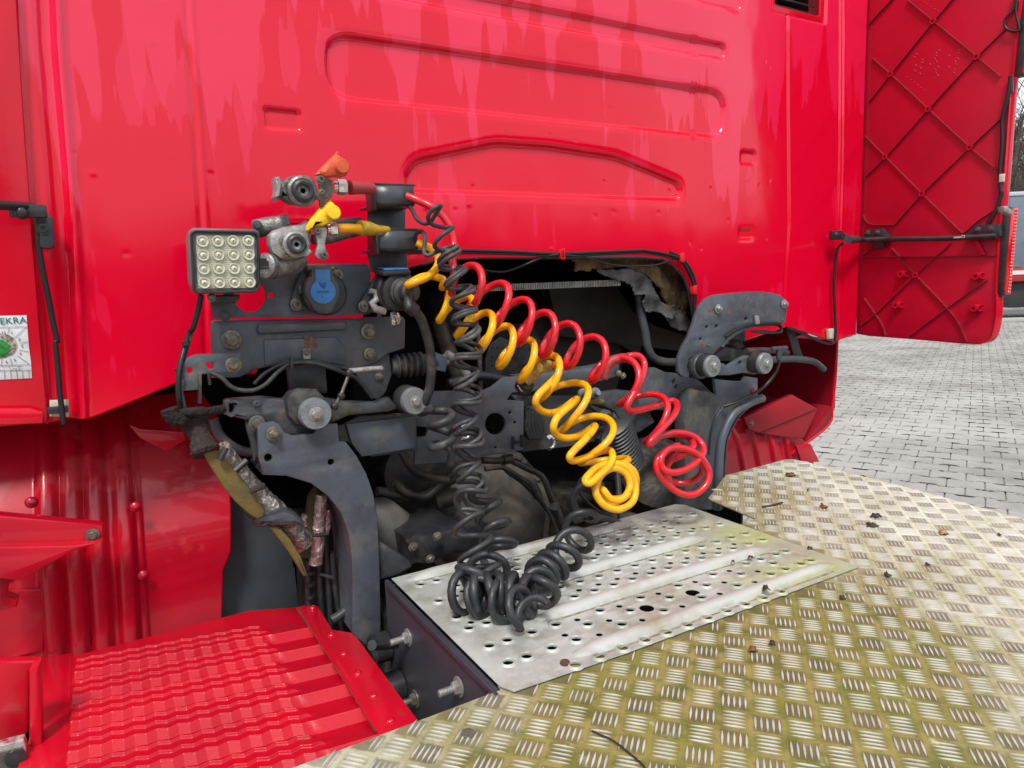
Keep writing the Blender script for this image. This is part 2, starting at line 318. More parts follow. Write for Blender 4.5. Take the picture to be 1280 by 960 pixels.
def circ(cx, cy, r, n=16, ry=None): return [(cx + r * math.cos(2 * math.pi * k / n), cy + (ry or r) * math.sin(2 * math.pi * k / n)) for k in range(n)]
def plate_mesh(loops, t, bev=.0, res=1):
    """flat sheet with holes (even-odd), local XY, thickness t centred on z=0"""
    cu = bpy.data.curves.new('outline', 'CURVE'); cu.dimensions = '2D'; cu.fill_mode = 'BOTH'
    bev = min(bev, t * .45); cu.extrude = max(t / 2 - bev, 0); cu.bevel_depth = bev; cu.bevel_resolution = res; cu.offset = -bev
    for lp in loops:
        sp = cu.splines.new('POLY'); sp.points.add(len(lp) - 1); sp.use_cyclic_u = True
        for i, p in enumerate(lp): sp.points[i].co = (p[0], p[1], 0, 1)
    o = bpy.data.objects.new('tmp', cu); COL.objects.link(o)
    dg = bpy.context.evaluated_depsgraph_get(); me = bpy.data.meshes.new_from_object(o.evaluated_get(dg)); bpy.data.objects.remove(o); bpy.data.curves.remove(cu)
    bm = bmesh.new(); bm.from_mesh(me); bmesh.ops.remove_doubles(bm, verts=bm.verts, dist=1e-6); bmesh.ops.recalc_face_normals(bm, faces=bm.faces); bm.to_mesh(me); bm.free()
    return me
def slab(name, loops, Y, t, m, parent, bev=.001, r=.0, sm=35, tilt=None):
    """upright sheet facing the camera side: outlines in pixels on the plane Y (its near face), t thick going away"""
    L2 = []
    for lp in loops:
        q = [P(x, y, Y) for x, y in lp]; q = [(p.x, p.z) for p in q]
        L2.append(roundp(q, r) if (r and len(lp) < 12) else q)
    me = plate_mesh(L2, t, bev)
    me.transform(Matrix(((1, 0, 0, 0), (0, 0, -1, Y + t / 2), (0, 1, 0, 0), (0, 0, 0, 1))))
    return link(name, me, m, parent, sm=sm)
def flat(name, loops, z, t, m, parent, bev=.001, world=False, r=0, sm=35):
    """level sheet, near (upper) face at z relative to the eye; outlines in metres if world else pixels"""
    L2 = []
    for lp in loops:
        q = [tuple(p) for p in lp] if world else [tuple(Q(x, y, z)[:2]) for x, y in lp]
        L2.append(roundp(q, r) if (r and len(lp) < 12) else q)
    me = plate_mesh(L2, t, bev); me.transform(Matrix.Translation((0, 0, 1.7 + z - t / 2))); return link(name, me, m, parent, sm=sm)
def side(name, loops, X, t, m, parent, bev=.001, r=0, sm=35):
    """upright sheet across the truck's side, outlines in pixels on the plane X"""
    L2 = []
    for lp in loops:
        q = [(R(x, y, X).y, R(x, y, X).z) for x, y in lp]; L2.append(roundp(q, r) if (r and len(lp) < 12) else q)
    me = plate_mesh(L2, t, bev); me.transform(Matrix(((0, 0, 1, X + t / 2), (1, 0, 0, 0), (0, 1, 0, 0), (0, 0, 0, 1)))); return link(name, me, m, parent, sm=sm)
def wire(name, pts, r, m, parent, n=8, k=8, **kw): return MB().tube(spline(pts, k), r, n, **kw).build(name, m, parent, sm=60)
def PP(l, Y):
    """pixel list -> points; Y may be one number or a list"""
    return [P(p[0], p[1], Y if not isinstance(Y, (list, tuple)) else Y[i]) for i, p in enumerate(l)]
BOLTS = {}
def bolt(parent, p, d=(0, -1, 0), r=.008, m=None, name='bolt', washer=True, shank=0, sock=False):
    """hexagon bolt head with washer; meshes are shared between bolts of one size"""
    m = m or M_BLT; key = (round(r, 5), m.name, washer, round(shank, 4), sock)
    if key not in BOLTS:
        b = MB()
        if washer: b.lathe([(r * 1.45, 0), (r * 1.45, r * .22), (r * 1.3, r * .28)], (0, 0, 0), (0, 0, 1), 20)
        if sock: b.lathe([(r, r * .2), (r, r * .9), (r * .9, r * 1.0), (r * .5, r * 1.0), (r * .42, r * .45)], (0, 0, 0), (0, 0, 1), 14)
        else:
            b.lathe([(r, r * .25), (r, r * .85), (r * .86, r)], (0, 0, 0), (0, 0, 1), 6)
            b.lathe([(r * .70, r * 1.0), (r * .66, r * 1.06)], (0, 0, 0), (0, 0, 1), 14)
        if shank: b.lathe([(r * .55, r), (r * .55, r + shank), (r * .45, r + shank * 1.06)], (0, 0, 0), (0, 0, 1), 12)
        me = b.mesh('bolt'); me.materials.append(m); me.polygons.foreach_set('use_smooth', [True] * len(me.polygons)); me.set_sharp_from_angle(angle=math.radians(35)); BOLTS[key] = me
    o = bpy.data.objects.new(name, BOLTS[key]); COL.objects.link(o); o.parent = parent; o.location = Vector(p) - WO[parent.name]; WO[o.name] = Vector(p)
    o.rotation_mode = 'QUATERNION'; o.rotation_quaternion = Vector(d).to_track_quat('Z', 'Y') @ Matrix.Rotation(random.random() * 1.0, 3, 'Z').to_quaternion(); return o
def grid_mesh(Xs, Ys, Zs, flip=False):
    """arrays (n, m) -> quad mesh"""
    n, m = Xs.shape; co = np.stack([Xs, Ys, Zs], -1).reshape(-1, 3).astype(np.float32)
    i = np.arange(n * m).reshape(n, m); q = np.stack([i[:-1, :-1], i[:-1, 1:], i[1:, 1:], i[1:, :-1]], -1).reshape(-1, 4)
    if flip: q = q[:, ::-1]
    me = bpy.data.meshes.new('sheet'); me.vertices.add(len(co)); me.vertices.foreach_set('co', co.ravel()); me.loops.add(q.size); me.loops.foreach_set('vertex_index', q.ravel().astype(np.int32))
    me.polygons.add(len(q)); me.polygons.foreach_set('loop_start', (np.arange(len(q)) * 4).astype(np.int32)); me.update(); me.validate(); me.polygons.foreach_set('use_smooth', [True] * len(q)); return me
def sdf(X, Z, poly):
    """signed distance (negative inside) to a closed polygon, numpy"""
    d = np.full(X.shape, 1e9); inside = np.zeros(X.shape, bool); n = len(poly)
    for i in range(n):
        ax, az = poly[i]; bx, bz = poly[(i + 1) % n]; ex, ez = bx - ax, bz - az; L_ = ex * ex + ez * ez + 1e-12
        t = np.clip(((X - ax) * ex + (Z - az) * ez) / L_, 0, 1); d = np.minimum(d, np.hypot(X - ax - t * ex, Z - az - t * ez))
        c = ((az > Z) != (bz > Z)) & (X < ex * (Z - az) / (bz - az + 1e-12) + ax); inside ^= c
    return np.where(inside, -d, d)
def helix(nodes, step=18, phase=0.0):
    """nodes: (point, radius, turns so far); returns the wound path"""
    pts = spline([Vector((*n[0],)) for n in nodes], 40); rad = []; trn = []
    for i in range(len(nodes) - 1):
        for k in range(40):
            t = k / 40; rad.append(nodes[i][1] * (1 - t) + nodes[i + 1][1] * t); trn.append(nodes[i][2] * (1 - t) + nodes[i + 1][2] * t)
    rad.append(nodes[-1][1]); trn.append(nodes[-1][2]); N = int(max(4, abs(nodes[-1][2] - nodes[0][2]) * step))
    fr = []; prev = None
    for i in range(len(pts)):
        t = (pts[min(i + 1, len(pts) - 1)] - pts[max(i - 1, 0)]).normalized()
        u = (Vector((0, 0, 1)) if prev is None else prev); u = u - t * u.dot(t); u = u.normalized() if u.length > 1e-4 else t.orthogonal().normalized(); prev = u; fr.append((u, t.cross(u)))
    out = []
    for k in range(N + 1):
        T = trn[0] + (trn[-1] - trn[0]) * k / N; j = int(np.searchsorted(trn, T)); j = min(max(j, 1), len(pts) - 1); f = (T - trn[j - 1]) / max(trn[j] - trn[j - 1], 1e-9)
        c = pts[j - 1].lerp(pts[j], f); r = rad[j - 1] * (1 - f) + rad[j] * f; u, v = fr[j]; a = 2 * math.pi * T + phase; out.append(c + u * (r * math.cos(a)) + v * (r * math.sin(a)))
    return out
def join(lead, nodes, step=22, skip=2):
    """wind a coil so that it leaves the lead-in smoothly"""
    e = lead[-1]; d = (lead[-1] - lead[-3]).normalized(); best = None
    for k in range(36):
        h = helix(nodes, step, k * math.pi / 18); a = h[0]; t = (h[1] - h[0]).normalized(); gap = (a - e); c = gap.length * 12 + (1 - d.dot(t)) * 1.0 + (1 - d.dot(gap.normalized()) if gap.length > 1e-4 else 0) * .6
        if best is None or c < best[0]: best = (c, h, t, gap.length)
    _, h, t, g = best; m0 = d * g * 1.2; m1 = t * g * 1.2; br = []
    for i in range(1, 9): u = i / 9; br.append((2 * u ** 3 - 3 * u * u + 1) * e + (u ** 3 - 2 * u * u + u) * m0 + (-2 * u ** 3 + 3 * u * u) * h[0] + (u ** 3 - u * u) * m1)
    return lead + br + h

# ================================================================== GROUND AND BACKGROUND
M_PAV = mat('grey concrete paver', (.31, .292, .268), .8, c2=(.20, .188, .172), ns=1.6, c3=(.38, .365, .34), ns3=.6, lo3=.45, hi3=.62, bs=.5, bsc=90, bd=.004)
M_JOINT = mat('sand in the joints', (.17, .16, .14), .9, c2=(.27, .25, .22), ns=30)
def ground():
    s = 400; me = rawmesh('pavement', [(-s, -s, -.012), (s, -s, -.012), (s, s, -.012), (-s, s, -.012)], [(0, 1, 2, 3)])
    g = link('pavement', me, M_JOINT, center=False); tag(g, kind='structure')
    e1 = Vector((.903, .429, 0)); e2 = Vector((-.429, .903, 0)); a, b, Lh, gp = .132, .092, .126, .0022
    oc = [(-Lh, a), (-.078, a), (-.048, b), (.048, b), (.078, a), (Lh, a)]; oc = oc + [(-x, -y) for x, y in oc]
    def outl(sh): # sh = shrink
        o = []
        for x, y in oc: o.append((x - math.copysign(sh, x) if abs(x) > .1 else x, y - math.copysign(sh, y)))
        return o
    cells = []
    for i in range(-10, 320):
        for j in range(-210, 160):
            u = i * .224; v = j * .252 + (i % 2) * .126; x = e1.x * u + e2.x * v; y = e1.y * u + e2.y * v
            if x < 2.25 or y < -2.5: continue
            d = math.hypot(x, y); an = math.degrees(math.atan2(x, y))
            if 40 < an < (115 if d < 8 else 76) and d < (14 if an > 72 or an < 48 else 46): cells.append((d, x, y))
    cells.sort(); lo = outl(gp); hi = outl(gp + .006); n = len(lo); top = .0
    def pv(x, y, dz, tl, k):
        V = []
        for o, z in ((lo, -.02), (lo, top - .006), (hi, top)):
            for p, q in o:
                r = e1 * q + e2 * p; V.append(Vector((x + r.x, y + r.y, z + dz + (r.x * tl[0] + r.y * tl[1]) * (z > -.01))))
        return V
    F = [(i, (i + 1) % n, n + (i + 1) % n, n + i) for i in range(n)] + [(n + i, n + (i + 1) % n, 2 * n + (i + 1) % n, 2 * n + i) for i in range(n)]
    top_f = [tuple(2 * n + i for i in (0, 1, 4, 5)), tuple(2 * n + i for i in (1, 2, 3, 4)), tuple(2 * n + i for i in (5, 6, 11, 0)), tuple(2 * n + i for i in (6, 7, 10, 11)), tuple(2 * n + i for i in (7, 8, 9, 10))]
    Ft = F + top_f
    # shared mesh of a single paver
    V0 = pv(0, 0, 0, (0, 0), 0); pm = rawmesh('paver', V0, Ft); bm = bmesh.new(); bm.from_mesh(pm); bmesh.ops.recalc_face_normals(bm, faces=bm.faces); bm.to_mesh(pm); bm.free(); pm.materials.append(M_PAV)
    near = [c for c in cells if 46 < math.degrees(math.atan2(c[1], c[2])) < 70 and c[0] > 4.9][:300]; ns = set(near)
    for d, x, y in near:
        o = bpy.data.objects.new('paver', pm); COL.objects.link(o); o.parent = g; o.location = (x, y, rng.uniform(-.0015, .0015)); o.rotation_euler = (rng.uniform(-.006, .006), rng.uniform(-.006, .006), 0)
    far = [c for c in cells if c not in ns]; N = len(far); base = np.array([tuple(v) for v in V0]); VV = np.empty((N, len(base), 3), np.float32)
    for k, (d, x, y) in enumerate(far):
        VV[k] = base; VV[k, :, 0] += x; VV[k, :, 1] += y; t1, t2 = rng.uniform(-.006, .006, 2); VV[k, :, 2] += rng.uniform(-.0015, .0015) + base[:, 0] * t1 + base[:, 1] * t2
    me = bpy.data.meshes.new('pavers'); fl = [list(q) for q in Ft]; tot = [len(q) for q in fl]; idx = np.array(sum(fl, [])); nb = len(base)
    li = (idx[None, :] + (np.arange(N) * nb)[:, None]).ravel().astype(np.int32); st = (np.concatenate([[0], np.cumsum(tot)[:-1]])[None, :] + (np.arange(N) * len(idx))[:, None]).ravel().astype(np.int32)
    me.vertices.add(N * nb); me.vertices.foreach_set('co', VV.ravel()); me.loops.add(len(li)); me.loops.foreach_set('vertex_index', li); me.polygons.add(len(st)); me.polygons.foreach_set('loop_start', st); me.update(); me.validate()
    bm = bmesh.new(); bm.from_mesh(me); bmesh.ops.recalc_face_normals(bm, faces=bm.faces); bm.to_mesh(me); bm.free(); me.materials.append(M_PAV)
    o = bpy.data.objects.new('paver', me); COL.objects.link(o); o.parent = g; o['kind'] = 'stuff'
    # grassy land beyond the yard
    gm = rawmesh('grass_verge', [(-380, 60, .02), (380, 60, .02), (380, 390, .02), (-380, 390, .02)], [(0, 1, 2, 3)])
    tag(link('grass_verge', gm, mat('winter grass', (.07, .09, .03), .9, c2=(.11, .10, .05), ns=.5), center=False), kind='structure')
    km = MB().box((0, 0, 0), (1, 1, 1))
ground()

def bare_tree(loc, h, seed, label, group=None, dense=1.0):
    rnd = random.Random(seed); t = thing('bare_tree', loc, label, 'tree', group); o = Vector(loc)
    tr = MB(); br = MB()
    def grow(p, d, r, l, lev):
        n = 4 if lev < 2 else 3; pts = [p]; q = p
        for k in range(n):
            d = (d + Vector((rnd.gauss(0, .11), rnd.gauss(0, .11), rnd.gauss(.03, .06)))).normalized(); q = q + d * (l / n); pts.append(q)
        (tr if lev == 0 else br).tube(pts, r, 7 if lev < 2 else 4 if lev < 3 else 3, False, rf=lambda s: 1 - .45 * s)
        if lev >= 4: return
        m = [8, 5, 4, 3][lev]
        for k in range(int(m * dense + .5)):
            s = .35 + .65 * (k + rnd.random()) / m; a = pts[min(int(s * n), n)]; ax = Vector((rnd.gauss(0, 1), rnd.gauss(0, 1), rnd.gauss(0, .5)))
            dd = (d * .65 + ax.normalized() * .75 + Vector((0, 0, .15))).normalized(); grow(a, dd, r * (.5 if lev else .42), l * (.55 + .2 * rnd.random()), lev + 1)
        if lev < 3: grow(q, d, r * .55, l * .6, lev + 1)
    grow(o, Vector((0, 0, 1)), h * .016, h * .45, 0)
    bk = mat('grey bark', (.09, .075, .062), .9)
    tr.build('trunk', bk, t, sm=60); br.build('branch', bk, t, sm=60)
tg = 'bare trees beyond the paved yard'
for i, (px, d, h) in enumerate(((1250, 62, 15), (1276, 55, 14.5), (1296, 60, 16), (1322, 66, 15), (1230, 75, 17))):
    r = ray(px, 330); r = Vector((r.x, r.y, 0)).normalized() * d
    bare_tree((r.x, r.y, 0), h, 10 + i, ('leafless winter tree just right of the red side flap rim', 'leafless winter tree above the left end of the parked trailer', 'leafless winter tree above the trailer at the right border', 'leafless winter tree outside the right border of the photo', 'tallest leafless tree, mostly hidden by the red side flap')[i], tg)
# a line of bare trees behind the viewer: they are mirrored in the red paint
for i, (x, y, h) in enumerate(((-9, -34, 9), (-2, -38, 11), (5, -30, 8), (13, -36, 10), (22, -30, 11), (30, -22, 10))):
    bare_tree((x, y, 0), h, 40 + i, ('first', 'second', 'third', 'fourth', 'fifth', 'last')[i] + ' from the left of the bare trees behind the viewer, mirrored in the paint', 'bare trees mirrored in the red cab wall', .8)
def added_hedge():  # unseen; added so the lower wall mirrors something dark
    v = []; f = []; rs = np.random.RandomState(8)
    for k in range(30000):
        a = rs.uniform(-1.75, 1.45); d = rs.uniform(13, 16.5); x = d * math.sin(a) * 1.4; y = -d * math.cos(a) * 1.0; hh = 3.1 + .9 * noise.noise((x * .08, y * .08, 2)) + .5 * noise.noise((x * .4, y * .4, 5))
        z = rs.uniform(0, 1) ** .8 * hh; s = rs.uniform(.12, .28); q = Vector((x, y, z)); u = Vector(rs.normal(size=3)).normalized(); w_ = u.orthogonal().normalized(); n = len(v)
        v += [q + u * s, q + w_ * s * .6, q - u * s, q - w_ * s * .6]; f.append((n, n + 1, n + 2, n + 3))
    me = rawmesh('added_hedge', v, f); tag(link('added_hedge', me, mat('hedge leaves', (.035, .045, .025), .8, c2=(.06, .05, .03), ns=.6)), 'dark leafy screen added unseen behind the viewer, mirrored in the lower cab wall', 'added_hedge', kind='stuff')
added_hedge()
def trailer():
    p = P(1262, 300, 1); d = ray(1266, 330); d = Vector((d.x, d.y, 0)).normalized(); u = Vector((.80, -.6, 0)).normalized()       # runs off to the right
    def at(px, py, dist):  # point on the upright plane of the trailer's side
        r = ray(px, py); o = d * dist; n = Vector((u.y, -u.x, 0)); return EYE + r * (o.dot(n) / r.dot(n))
    D = 26; t = thing('parked_trailer', Vector((*at(1262, 372, D)[:2], 0)), 'grey curtain sided trailer parked across the yard behind the red flap', 'trailer')
    a = at(1263, 240, D); zt = a.z; zb = at(1263, 335, D).z; n = Vector((-u.y, u.x, 0))
    if n.dot(d) < 0: n = -n
    Rm = Matrix((u, n, Vector((0, 0, 1)))).transposed(); base = Vector((a.x, a.y, 0))
    def bx(x0, x1, y0, y1, z0, z1, nm, m, bev=.02): MB().box(base + u * (x0 + x1) / 2 + n * (y0 + y1) / 2 + Vector((0, 0, (z0 + z1) / 2)), (x1 - x0, y1 - y0, z1 - z0), Rm).build(nm, m, t, bev=bev)
    mg = mat('blue grey curtain', (.15, .19, .23), .55, c2=(.12, .155, .19), ns=1.5, bs=.6, bsc=2, bd=.05)
    bx(0, 12, 0, 2.5, zb, zt - .12, 'curtain', mg); bx(-.03, 12.03, -.03, 2.53, zt - .12, zt, 'roof_rail', mat('pale steel rail', (.45, .5, .54), .4))
    for k in range(1, 9): bx(k * 1.3 - .02, k * 1.3 + .02, -.03, .0, zb, zt - .12, 'buckle_strap', mat('dark strap', (.06, .07, .08), .6), 0)
    zr = at(1263, 352, D).z; bx(.05, 12, -.02, .1, zr, zb - .02, 'side_rail', mat('dull red rail', (.35, .03, .03), .5))
    for k in range(6): bx(.1 + k * 2, .9 + k * 2, -.035, -.02, (zr + zb) / 2, (zr + zb) / 2 + .12, 'marker_strip', mat('white reflex strip', (.7, .65, .65), .4), 0)
    bx(.3, 11.6, .2, 2.2, .35, zr - .02, 'underframe', mat('black underframe', (.03, .03, .032), .6))
    for k in range(3):
        c = base + u * (1.3 + k * 1.35) + n * .2 + Vector((0, 0, .48)); MB().lathe([(.20, -.14), (.42, -.14), (.48, -.1), (.48, .14), (.3, .16)], c, n, 28).build('wheel', mat('tyre', (.02, .02, .02), .7), t)
    kb = MB().box(base + u * 10 - n * .9 + Vector((0, 0, .06)), (40, .15, .12), Rm).build('kerb', mat('kerb stone', (.42, .41, .39), .8), None, bev=.01); tag(kb, kind='structure')
trailer()

# ================================================================== TRUCK CAB
YW = 1.40
cab = thing('truck_cab', (1.0, 1.4, 1.5), 'glossy red back of the truck cab with pressed grooves and milky film runs tinted with painted sky reflection', 'truck cab')
def wall_shape():
    def wz(y, x=700): return P(x, y, YW).z
    bot_px = [(-20, 534), (60, 529), (84, 524), (113, 523), (180, 496), (223, 478), (246, 468), (320, 468), (334, 430), (440, 425), (468, 362), (500, 338), (548, 325), (600, 322), (700, 322), (800, 322), (828, 324), (843, 333), (856, 348), (864, 370), (868, 404), (872, 440), (890, 440), (985, 408), (1040, 427), (1046, 427), (1072, 419), (1083, 418)]
    bx = [P(x, y, YW) for x, y in bot_px]; bX = np.array([p.x for p in bx]); bZ = np.array([p.z for p in bx])
    xs = np.concatenate([np.arange(-.16, 2.19, .0035)]); xs = np.unique(np.concatenate([xs, bX]).round(5)); xs = xs[(xs >= bX[0]) & (xs <= bX[-1])]
    zt = 2.62; zb = np.interp(xs, bX, bZ); nv = 330; tt = np.linspace(0, 1, nv)
    Z = zb[:, None] + (zt - zb[:, None]) * tt[None, :]; X = np.repeat(xs[:, None], nv, 1)
    D = np.zeros_like(X)      # depth into the panel (+Y)
    def recess(poly, dep, soft, rad=0):
        nonlocal D
        s = sdf(X, Z, [tuple(q) for q in roundp(poly, rad, 6)]) if rad else sdf(X, Z, poly); D = D + dep * smooth(soft, -soft, s)
        D = D + dep * .10 * np.exp(-((s - soft * 1.2) / soft) ** 2)
    z0 = 1.7
    recess([(.52, z0 + .586), (1.535, z0 + .586), (1.535, z0 + .622), (.52, z0 + .622)], .010, .0055, .018)
    recess([(.424, z0 + .379), (1.536, z0 + .379), (1.536, z0 + .499), (.424, z0 + .499)], .011, .006, .055)
    recess([(.578, z0 + .203), (1.372, z0 + .205), (1.372, z0 + .250), (1.15, z0 + .306), (.95, z0 + .318), (.80, z0 + .316), (.60, z0 + .268), (.576, z0 + .235)], .013, .007, .022)
    for a, b, c, d in ((.298, .309, .363, .345), (1.602, .312, 1.660, .346), (.300, .098, .362, .130), (1.600, .100, 1.655, .130)):
        recess([(a, z0 + b), (c, z0 + b), (c, z0 + d), (a, z0 + d)], .006, .0035, .008)
    # upper rows of the same grooves, above what the photograph shows
    recess([(.2, z0 + .72), (1.6, z0 + .72), (1.6, z0 + .78), (.2, z0 + .78)], .010, .0055, .018)
    # vertical seams
    def px_line(pts, Y=YW): q = [P(x, y, Y) for x, y in pts]; return lambda zz_: np.interp(zz_, [p.z for p in q[::-1]], [p.x for p in q[::-1]])
    sx = px_line([(230, -40), (233, 30), (243, 160), (251, 280), (254, 330), (258, 470)]); s = X - sx(Z)
    D += .004 * smooth(-.006, -.001, s) * smooth(.010, .001, s); D += -.003 * np.exp(-((s - .009) / .004) ** 2)
    # fold and gutter at the left corner of the cab
    gx = px_line([(64, -40), (68, 60), (80, 200), (90, 340), (98, 530)]); s = X - gx(Z)
    D += .010 * smooth(-.030, -.012, s) * smooth(.004, -.006, s); D += -.008 * np.exp(-((s - .008) / .007) ** 2)
    gx = px_line([(20, -60), (26, 100), (37, 260), (50, 420), (60, 540)]); s = X - gx(Z)
    D += -.006 * np.exp(-(s / .005) ** 2) + .02 * smooth(0, -.012, s)
    # right seam, fold and corner
    s = X - px_line([(985, -30), (985, 280), (978, 400)])(Z); D += .005 * np.exp(-(s / .004) ** 2)
    s = X - px_line([(1052, -30), (1050, 200), (1044, 430)])(Z); D += .014 * smooth(-.012, .0, s) * smooth(.018, .004, s) + .010 * smooth(.0, .02, s)
    s = X - px_line([(1059, -30), (1057, 200), (1051, 430)])(Z); D += -.005 * np.exp(-(s / .005) ** 2)
    # small dents
    rs = np.random.RandomState(11)
    for k in range(95):
        cx, cz = rs.uniform(-.02, 2.0), z0 + rs.uniform(.05, .8) ** 1.0; r_ = rs.uniform(.0022, .0048); D += rs.uniform(.0003, .0010) * rs.choice([1, 1, -1]) * np.exp(-((X - cx) ** 2 + (Z - cz) ** 2) / r_ ** 2)
    # the flat sheet is a little wavy
    D += .0016 * np.sin(X * 5.1 + 1.2) * np.sin(Z * 4.3) + .0010 * np.sin(X * 13 + Z * 7)
    # vent opening
    keep = ~((X[:-1, :-1] > 1.745) & (X[:-1, :-1] < 1.945) & (Z[:-1, :-1] > z0 + .757) & (Z[:-1, :-1] < z0 + .87))
    D += .012 * smooth(.012, -.004, sdf(X, Z, [(1.735, z0 + .745), (1.962, z0 + .745), (1.962, z0 + .89), (1.735, z0 + .89)]))
    me = grid_mesh(X, YW + D, Z, flip=True)
    kf = keep.reshape(-1); bm = bmesh.new(); bm.from_mesh(me); bm.faces.ensure_lookup_table(); bmesh.ops.delete(bm, geom=[bm.faces[i] for i in np.nonzero(~kf)[0]], context='FACES'); bm.to_mesh(me); bm.free()
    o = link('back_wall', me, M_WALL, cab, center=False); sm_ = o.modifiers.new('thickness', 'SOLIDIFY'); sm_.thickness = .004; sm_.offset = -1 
    return xs, zb
xs_, zb_ = wall_shape()
# shell of the cab behind the wall
def sheet(name, pts, m, parent, t=.01):
    me = rawmesh(name, pts, [tuple(range(len(pts)))]); o = link(name, me, m, parent); s = o.modifiers.new('thickness', 'SOLIDIFY'); s.thickness = t; return o
z0 = 1.7
sheet('side_wall', [(-.16, 1.43, 1.50), (-.16, 3.4, 1.50), (-.16, 3.4, 4.0), (-.16, 1.43, 4.0)], M_RED, cab); sheet('side_wall', [(2.19, 1.43, 1.52), (2.19, 3.4, 1.0), (2.19, 3.4, 4.0), (2.19, 1.43, 4.0)], M_RED, cab)
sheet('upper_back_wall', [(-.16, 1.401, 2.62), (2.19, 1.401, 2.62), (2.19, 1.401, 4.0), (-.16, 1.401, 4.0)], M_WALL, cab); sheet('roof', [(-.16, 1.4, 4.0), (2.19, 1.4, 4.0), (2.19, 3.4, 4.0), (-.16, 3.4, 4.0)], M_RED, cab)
# underside: two floors beside a raised engine tunnel
sheet('floor', [(-.15, 1.42, 1.62), (.50, 1.42, 1.66), (.50, 3.4, 1.66), (-.15, 3.4, 1.62)], M_VOID, cab); sheet('floor', [(1.58, 1.42, 1.66), (2.18, 1.42, 1.62), (2.18, 3.4, 1.62), (1.58, 3.4, 1.66)], M_VOID, cab)
sheet('tunnel', [(.50, 1.42, 1.79), (1.6, 1.42, 1.79), (1.6, 3.4, 1.79), (.50, 3.4, 1.79)], M_LINER, cab)
sheet('tunnel', [(1.60, 1.42, 1.60), (1.60, 1.42, 1.79), (1.60, 3.2, 1.79), (1.60, 3.2, 1.60)], M_LINER, cab); sheet('tunnel', [(.50, 1.42, 1.60), (.50, 1.42, 1.79), (.50, 3.2, 1.79), (.50, 3.2, 1.60)], M_LINER, cab)
# vent with slats, top right
vb = MB().box((1.848, 1.455, z0 + .815), (.215, .002, .13)).build('vent', M_PLA, cab)
for k in range(5): MB().box((1.848, 1.435, z0 + .775 + k * .022), (.20, .024, .004), Matrix.Rotation(.5, 3, 'X')).build('slat', M_PLAG, vb, bev=.001)
fr = plate_mesh([roundp([(1.727, .737), (1.975, .737), (1.975, .90), (1.727, .90)], .018), roundp([(1.745, .760), (1.945, .760), (1.945, .875), (1.745, .875)], .010)], .010, .003)
fr.transform(Matrix(((1, 0, 0, 0), (0, 0, -1, 1.412), (0, 1, 0, 1.7), (0, 0, 0, 1)))); link('vent_frame', fr, M_RED, vb, sm=40)
# rubber trim, wiring and clips along the opening
edge = C4((-60, 395), (150, 372), (420, 372), (640, 378), (860, 388), (1100, 380), (1280, 372)) + C5((420, 132), (530, 150), (600, 175), (640, 230), (668, 300), (672, 400), (668, 500))
wire('edge_wiring', PP(edge, 1.385), .0038, M_CABLE, cab)
wire('edge_wiring', PP([(x, y + 3) for x, y in edge], 1.388), .0030, M_CABLE, cab)
wire('edge_wiring', PP(C5((550, 140), (600, 165), (640, 205), (668, 260), (680, 320), (676, 400)), 1.386), .004, M_CABLE, cab)
wire('edge_wiring', PP(C4((500, 470), (600, 478), (700, 445), (800, 405), (870, 392)), [1.44, 1.43, 1.41, 1.39, 1.38]), .0032, M_CABLE, cab)
wire('edge_wiring', PP(C4((900, 395), (1000, 405), (1100, 435), (1200, 450)) + C5((400, 210), (480, 205), (560, 180), (610, 165)), [1.38, 1.39, 1.40, 1.40, 1.40, 1.395, 1.39, 1.385]), .0026, M_CABLE, cab)
for q in C4((888, 392)) + C5((8, 150), (605, 168), (668, 330)):
    c = P(q[0], q[1], 1.385); mb = MB().box(c, (.014, .014, .020)); mb.box(c + Vector((.003, -.006, 0)), (.003, .006, .026)); mb.box(c + Vector((-.003, -.006, 0)), (.003, .006, .026)); mb.build('cable_clip', M_CLIPR, cab, bev=.001)
# lip under the wall beside the opening
lip = [(x, z) for x, z in zip(xs_, zb_) if .60 < x < 1.46]; step = lip[::6]
MB().tube([(x, 1.403, z) for x, z in step], .0045, 8).build('edge_trim', M_RUB, cab, sm=60)
# cavity contents: insulation wool, torn felt, shelf, drain pipe
def blob_sheet(name, outline, Y, m, parent, amp=.02, n=46, seed=0, thick=.012, fr_=14):
    q = [P(x, y, Y) for x, y in outline]; poly = [(p.x, p.z) for p in q]; xa = [p[0] for p in poly]; za = [p[1] for p in poly]
    X, Z = np.meshgrid(np.linspace(min(xa), max(xa), n), np.linspace(min(za), max(za), n), indexing='ij'); s = sdf(X, Z, poly)
    jit = np.array([[noise.noise((x * 40, z * 40, seed)) for x, z in zip(a, b)] for a, b in zip(X, Z)]) * .008
    Yv = np.array([[Y + amp * noise.noise((x * fr_, z * fr_, seed)) + amp * .3 * noise.noise((x * fr_ * 3, z * fr_ * 3, seed + 3)) for x, z in zip(a, b)] for a, b in zip(X, Z)])
    me = grid_mesh(X, Yv, Z, flip=True); sf = (s + jit)[:-1, :-1].reshape(-1); bm = bmesh.new(); bm.from_mesh(me); bm.faces.ensure_lookup_table(); bmesh.ops.delete(bm, geom=[bm.faces[i] for i in np.nonzero(sf > 0)[0]], context='FACES'); bm.to_mesh(me); bm.free()
    o = link(name, me, m, parent); s_ = o.modifiers.new('thickness', 'SOLIDIFY'); s_.thickness = thick; s_.offset = -1; return o
